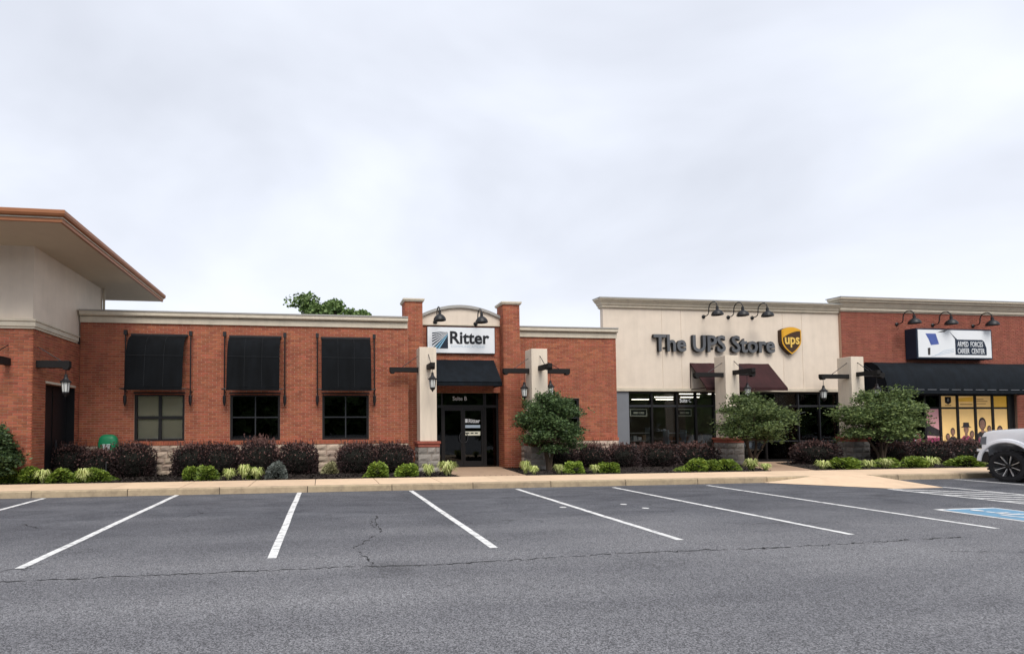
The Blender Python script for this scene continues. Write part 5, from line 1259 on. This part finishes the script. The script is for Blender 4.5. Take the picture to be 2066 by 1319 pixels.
tree('background_tree', 0.9, 38, 0, pads, 0.17, 36000, 31, 'backleaf', [[(0, 0, 0)], ([(0, 0, -0.1), (0.1, 0, 3), (0.0, 0.1, 6.2)], 0.28, 0.18)], 'tall leafy tree showing above the flat brick roof', flat=0.2, long=1.3, sprays=0)
# unseen tree belt, added behind the camera so the shop glass mirrors dark leaves
rg = np.random.default_rng(77); n = 34000
an = rg.uniform(math.pi*1.02, math.pi*1.98, n); rad = 70+rg.uniform(0, 8, n); hgt = 13.5+2.2*np.sin(an*23)+1.6*np.sin(an*61+1)
pt = np.stack([rad*np.cos(an), rad*np.sin(an), rg.random(n)**0.8*hgt], 1)
o = link('added_tree_belt', leaves_mesh('added_tree_belt', pt, np.tile([0, 1, 0.2], (n, 1)), 1.8, 5, 'backleaf', 0.0, 1.3)); tag(o, 'added dark belt of trees behind the viewpoint, unseen, darkens the glass reflections', 'wood', kind='stuff')

# ================================================================== white pickup truck, nose to the kerb
TX, TY = 19.32, 11.95     # centre line, front axle
tk = thing('pickup_truck', (TX, TY-1.85, 0), 'white pickup truck with black off-road wheels parked nose to kerb', 'truck')
WB = 3.75; HW = 0.98
def arc(yc, zc, r, a0, a1, n=14): return [(yc+r*math.cos(a0+(a1-a0)*i/n), zc+r*math.sin(a0+(a1-a0)*i/n)) for i in range(n+1)]
def side_profile(f):
    """f 0 at centre .. 1 at the side: (y,z) outline seen from the side, y forward from the front axle"""
    nose = 0.80-0.26*f**3; hood = 1.45-0.05*f**2
    p = [(-WB-1.15, 0.62), (-WB-0.56, 0.60)]
    p += arc(-WB, 0.50, 0.55, math.pi*0.94, math.pi*0.06, 12)
    p += [(-WB+0.60, 0.50), (-0.60, 0.50)]
    p += arc(0.0, 0.50, 0.565, math.pi*0.97, math.pi*0.10, 14)
    p += [(nose-0.06, 0.66), (nose-0.02, 0.72), (nose, 0.95), (nose-0.02, 1.22), (nose-0.08, 1.33), (nose-0.25, 1.385), (0.10, hood), (-0.72, hood+0.05), (-0.80, hood+0.06), (-3.0, 1.50), (-3.02, 1.42), (-WB-1.15, 1.40), (-WB-1.17, 1.0)]
    return p
rings = []
for sx in (-1.0, -0.985, -0.9, -0.6, 0.0, 0.6, 0.9, 0.985, 1.0):
    f = abs(sx); ins = 0.03 if f > 0.99 else 0.0
    prof = side_profile(f)
    if ins:
        cyc = sum(p[0] for p in prof)/len(prof)
        prof = [(y, z-(0.03 if z > 1.3 else 0)) for y, z in prof]
    rings.append([(TX+sx*HW, TY+y, z) for y, z in prof])
body = MB().loft(rings).build('body', 'truck', tk, smooth=True)
# flared arches
for yc in (0.0, -WB):
    for sx in (-1, 1):
        inner = arc(yc, 0.50, 0.56, math.pi*1.0, 0.06, 18); outer = arc(yc, 0.50, 0.68, math.pi*0.99, 0.09, 18)
        X0, X1 = TX+sx*(HW-0.02), TX+sx*(HW+0.055)
        mb = MB(); mb.loft([[(X0, TY+a[0], a[1]), (X1-sx*0.012, TY+a[0], a[1]), (X1, TY+a[0]*0.9+b[0]*0.1, a[1]*0.8+b[1]*0.2), (X1-sx*0.015, TY+b[0]*0.7+a[0]*0.3, b[1]*0.7+a[1]*0.3), (X0, TY+b[0], b[1])] for a, b in zip(inner, outer)]).build('wheel_arch', 'truck', tk, smooth=True)
# cab
def cabring(z, y0, y1, hw): return [(TX-hw, TY+y0, z), (TX-hw, TY+y1, z), (TX+hw, TY+y1, z), (TX+hw, TY+y0, z)]
MB().loft([cabring(1.48, -0.74, -3.02, 0.93), cabring(1.93, -1.42, -2.92, 0.76), cabring(1.985, -1.60, -2.80, 0.70)]).build('cab', 'truck', tk, bevel=0.03)
def quadpanel(name, m, pts, off): 
    a, b, c_, d = [Vector(p) for p in pts]; nn = (b-a).cross(d-a).normalized()*off
    MB().hexa([a, b, c_, d, a+nn, b+nn, c_+nn, d+nn]).build(name, m, tk)
def cabpt(u, v, side):      # u along y (0 front..1 rear), v up
    y0, y1 = -0.74+(-1.42+0.74)*v, -3.02+(-2.92+3.02)*v; return (TX+side*(0.93+(0.76-0.93)*v), TY+y0+(y1-y0)*u, 1.48+0.45*v)
for s_ in (-1, 1):
    for u0, u1 in ((0.10, 0.50), (0.54, 0.93)):
        p = [cabpt(u0, 0.10, s_), cabpt(u1, 0.10, s_), cabpt(u1 if u1 < .9 else u1-0.02, 0.88, s_), cabpt(u0, 0.88, s_)]
        if s_ > 0: p = [p[1], p[0], p[3], p[2]]
        quadpanel('side_window', 'black', p, 0.012)
    MB().tube([(TX+s_*(HW+0.001), TY-0.74, 0.62), (TX+s_*(HW+0.001), TY-0.72, 1.1), (TX+s_*(HW-0.002), TY-0.70, 1.42)], 0.006, 4).build('door_seam', 'grey', tk)
    MB().tube([(TX+s_*0.80, TY+0.60, 1.368), (TX+s_*0.86, TY+0.1, 1.412), (TX+s_*0.88, TY-0.70, 1.452)], 0.006, 4).build('hood_seam', 'grey', tk)
    d = MB().box(TX+s_*(HW+0.002)-0.004, TX+s_*(HW+0.002)+0.004, TY-1.9, TY-1.885, 0.62, 1.46).build('door_seam', 'grey', tk)
    MB().box(TX+s_*(HW+0.02)-0.02, TX+s_*(HW+0.02)+0.02, TY-1.78, TY-1.58, 1.20, 1.24).build('door_handle', 'black', tk)
    m_ = MB().box(min(TX+s_*1.02, TX+s_*1.24), max(TX+s_*1.02, TX+s_*1.24), TY-0.92, TY-0.78, 1.52, 1.74).build('side_mirror', 'truck', tk, bevel=0.03)
    MB().tube([(TX+s_*0.9, TY-0.86, 1.50), (TX+s_*1.05, TY-0.86, 1.56)], 0.03).build('mirror_arm', 'black', m_)
quadpanel('windscreen', 'black', [(TX-0.86, TY-0.78, 1.51), (TX+0.86, TY-0.78, 1.51), (TX+0.70, TY-1.38, 1.91), (TX-0.70, TY-1.38, 1.91)][::-1], 0.012)
# bed
MB().box(TX-0.85, TX+0.85, TY-WB-1.1, TY-3.1, 1.395, 1.43).build('bed_cover', 'black', tk)
MB().box(TX-0.95, TX+0.95, TY-WB-1.30, TY-WB-1.16, 0.55, 0.75).build('rear_bumper', 'chrome', tk, bevel=0.02)
for s_ in (-1, 1): MB().box(TX+s_*0.9-0.06, TX+s_*0.9+0.06, TY-WB-1.19, TY-WB-1.165, 0.98, 1.35).build('tail_light', 'redlens', tk)
# front: bumper, grille, lights
bp = []
for sx in (-1.0, -0.85, -0.5, 0, 0.5, 0.85, 1.0):
    yy = TY+0.92-0.30*abs(sx)**3; bp.append([(TX+sx*0.985, yy-0.22, 0.50), (TX+sx*0.985, yy, 0.52), (TX+sx*0.985, yy+0.03, 0.62), (TX+sx*0.985, yy+0.02, 0.80), (TX+sx*0.985, yy-0.22, 0.80)])
bo = MB().loft(bp).build('front_bumper', 'black', tk, smooth=True)
bp2 = [[(x, y+(0.012 if i in (1, 2, 3) else 0), z+(0.26 if i in (0, 1, 2) else 0.03)) for i, (x, y, z) in enumerate(r)] for r in bp]
MB().loft([[(r[3][0], r[3][1]-0.25, 0.805), (r[3][0], r[3][1]+0.012, 0.805), (r[3][0], r[3][1], 0.87), (r[3][0], r[3][1]-0.25, 0.87)] for r in bp]).build('bumper_top', 'truck', tk, smooth=True)
MB().loft([[(TX+sx*0.66, TY+0.815-0.04*abs(sx), 0.92), (TX+sx*0.66, TY+0.825-0.04*abs(sx), 0.92), (TX+sx*0.66, TY+0.815-0.04*abs(sx), 1.24), (TX+sx*0.66, TY+0.80-0.04*abs(sx), 1.24)] for sx in (-1, -.5, 0, .5, 1)]).build('grille', 'black', tk)
for s_ in (-1, 1):
    h = MB().hexa([(TX+s_*0.68, TY+0.72, 0.96), (TX+s_*0.985, TY+0.44, 1.0), (TX+s_*0.985, TY+0.42, 1.22), (TX+s_*0.68, TY+0.70, 1.22), (TX+s_*0.68, TY+0.79, 0.97), (TX+s_*0.995, TY+0.56, 1.0), (TX+s_*0.995, TY+0.54, 1.20), (TX+s_*0.68, TY+0.785, 1.21)]).build('headlight', 'headlight', tk)
    MB().lathe([(0, 0), (0.06, 0), (0.055, 0.02), (0, 0.03)], (TX+s_*0.8, TY+0.80, 0.66), axis='y', k=12).build('fog_light', 'headlight', tk)
    MB().box(TX+s_*0.90-0.10, TX+s_*0.90+0.10, TY-0.9, TY-WB+0.75, 0.40, 0.46).build('side_step', 'black', tk)
MB().box(TX-0.7, TX+0.7, TY-WB-0.9, TY+0.45, 0.42, 0.62).build('chassis', 'black', tk)
def wheel(yc, s_):
    X = TX+s_*0.86; e = bpy.data.objects.new('wheel', None); COL.objects.link(e); e.parent = tk; wl_ = Vector((X, TY+yc, 0.425)); e.location = wl_-Vector(tk.location)
    o = s_     # outward
    ty = MB().lathe([(0.29, -0.14), (0.34, -0.155), (0.395, -0.15), (0.42, -0.12), (0.42, 0.12), (0.395, 0.15), (0.34, 0.155), (0.29, 0.14), (0.29, -0.14)], (0, 0, 0), axis='x', k=40, cap=False)
    for i in range(26):
        a = 2*math.pi*i/26
        for hx in (-0.13, 0.13):
            c_, s2 = math.cos(a), math.sin(a)
            def tp(r, dt, x): return (x, r*math.cos(a+dt), r*math.sin(a+dt))
            ty.hexa([tp(0.405, -.07, hx-.035), tp(0.405, .07, hx-.035), tp(0.405, .07, hx+.035), tp(0.405, -.07, hx+.035), tp(0.43, -.06, hx-.03), tp(0.43, .06, hx-.03), tp(0.43, .06, hx+.03), tp(0.43, -.06, hx+.03)])
    ty.build('tyre', 'tyre', e, local=True)
    MB().lathe([(0.0, 0.05), (0.20, 0.06), (0.26, 0.10), (0.292, 0.150), (0.30, 0.150), (0.30, -0.12), (0.0, -0.12)], (0, 0, 0), axis='x', k=32).build('rim', 'black', e, local=True) if o > 0 else MB().lathe([(0.0, -0.05), (0.20, -0.06), (0.26, -0.10), (0.292, -0.150), (0.30, -0.150), (0.30, 0.12), (0.0, 0.12)], (0, 0, 0), axis='x', k=32).build('rim', 'black', e, local=True)
    for i in range(8):
        a = 2*math.pi*i/8+0.2
        for dt in (-0.13, 0.13):
            def sp(r, t, x): return (o*x, r*math.cos(t), r*math.sin(t))
            MB().hexa([sp(0.07, a+dt*1.4-.06, .06), sp(0.07, a+dt*1.4+.06, .06), sp(0.285, a+dt+.035, .10), sp(0.285, a+dt-.035, .10), sp(0.07, a+dt*1.4-.05, .10), sp(0.07, a+dt*1.4+.05, .10), sp(0.285, a+dt+.026, .145), sp(0.285, a+dt-.026, .145)]).build('spoke', 'chrome' if dt > 0 else 'black', e, local=True)
    MB().lathe([(0, o*0.12), (0.05, o*0.115), (0.07, o*0.09), (0.07, o*0.05), (0, o*0.05)], (0, 0, 0), axis='x', k=16).build('hub_cap', 'black', e, local=True)
for yc in (0.0, -WB):
    for s_ in (-1, 1): wheel(yc, s_)
for yc in (0.0, -WB): MB().box(TX-0.75, TX+0.75, TY+yc-0.05, TY+yc+0.05, 0.37, 0.48).build('axle', 'black', tk)

tk.scale = (0.9, 0.9, 0.9); tk.location = (17.39, 10.755-1.665, GZ)
t2 = copytree(tk); t2.location = (32.0, -12.0, GZ); t2['label'] = 'white pickup truck across the lot, seen only mirrored in the shop glass'
bpy.context.view_layer.update()
print('objects', len(bpy.data.objects), 'tris', sum(len(o.data.polygons) for o in bpy.data.objects if o.type == 'MESH')*2)
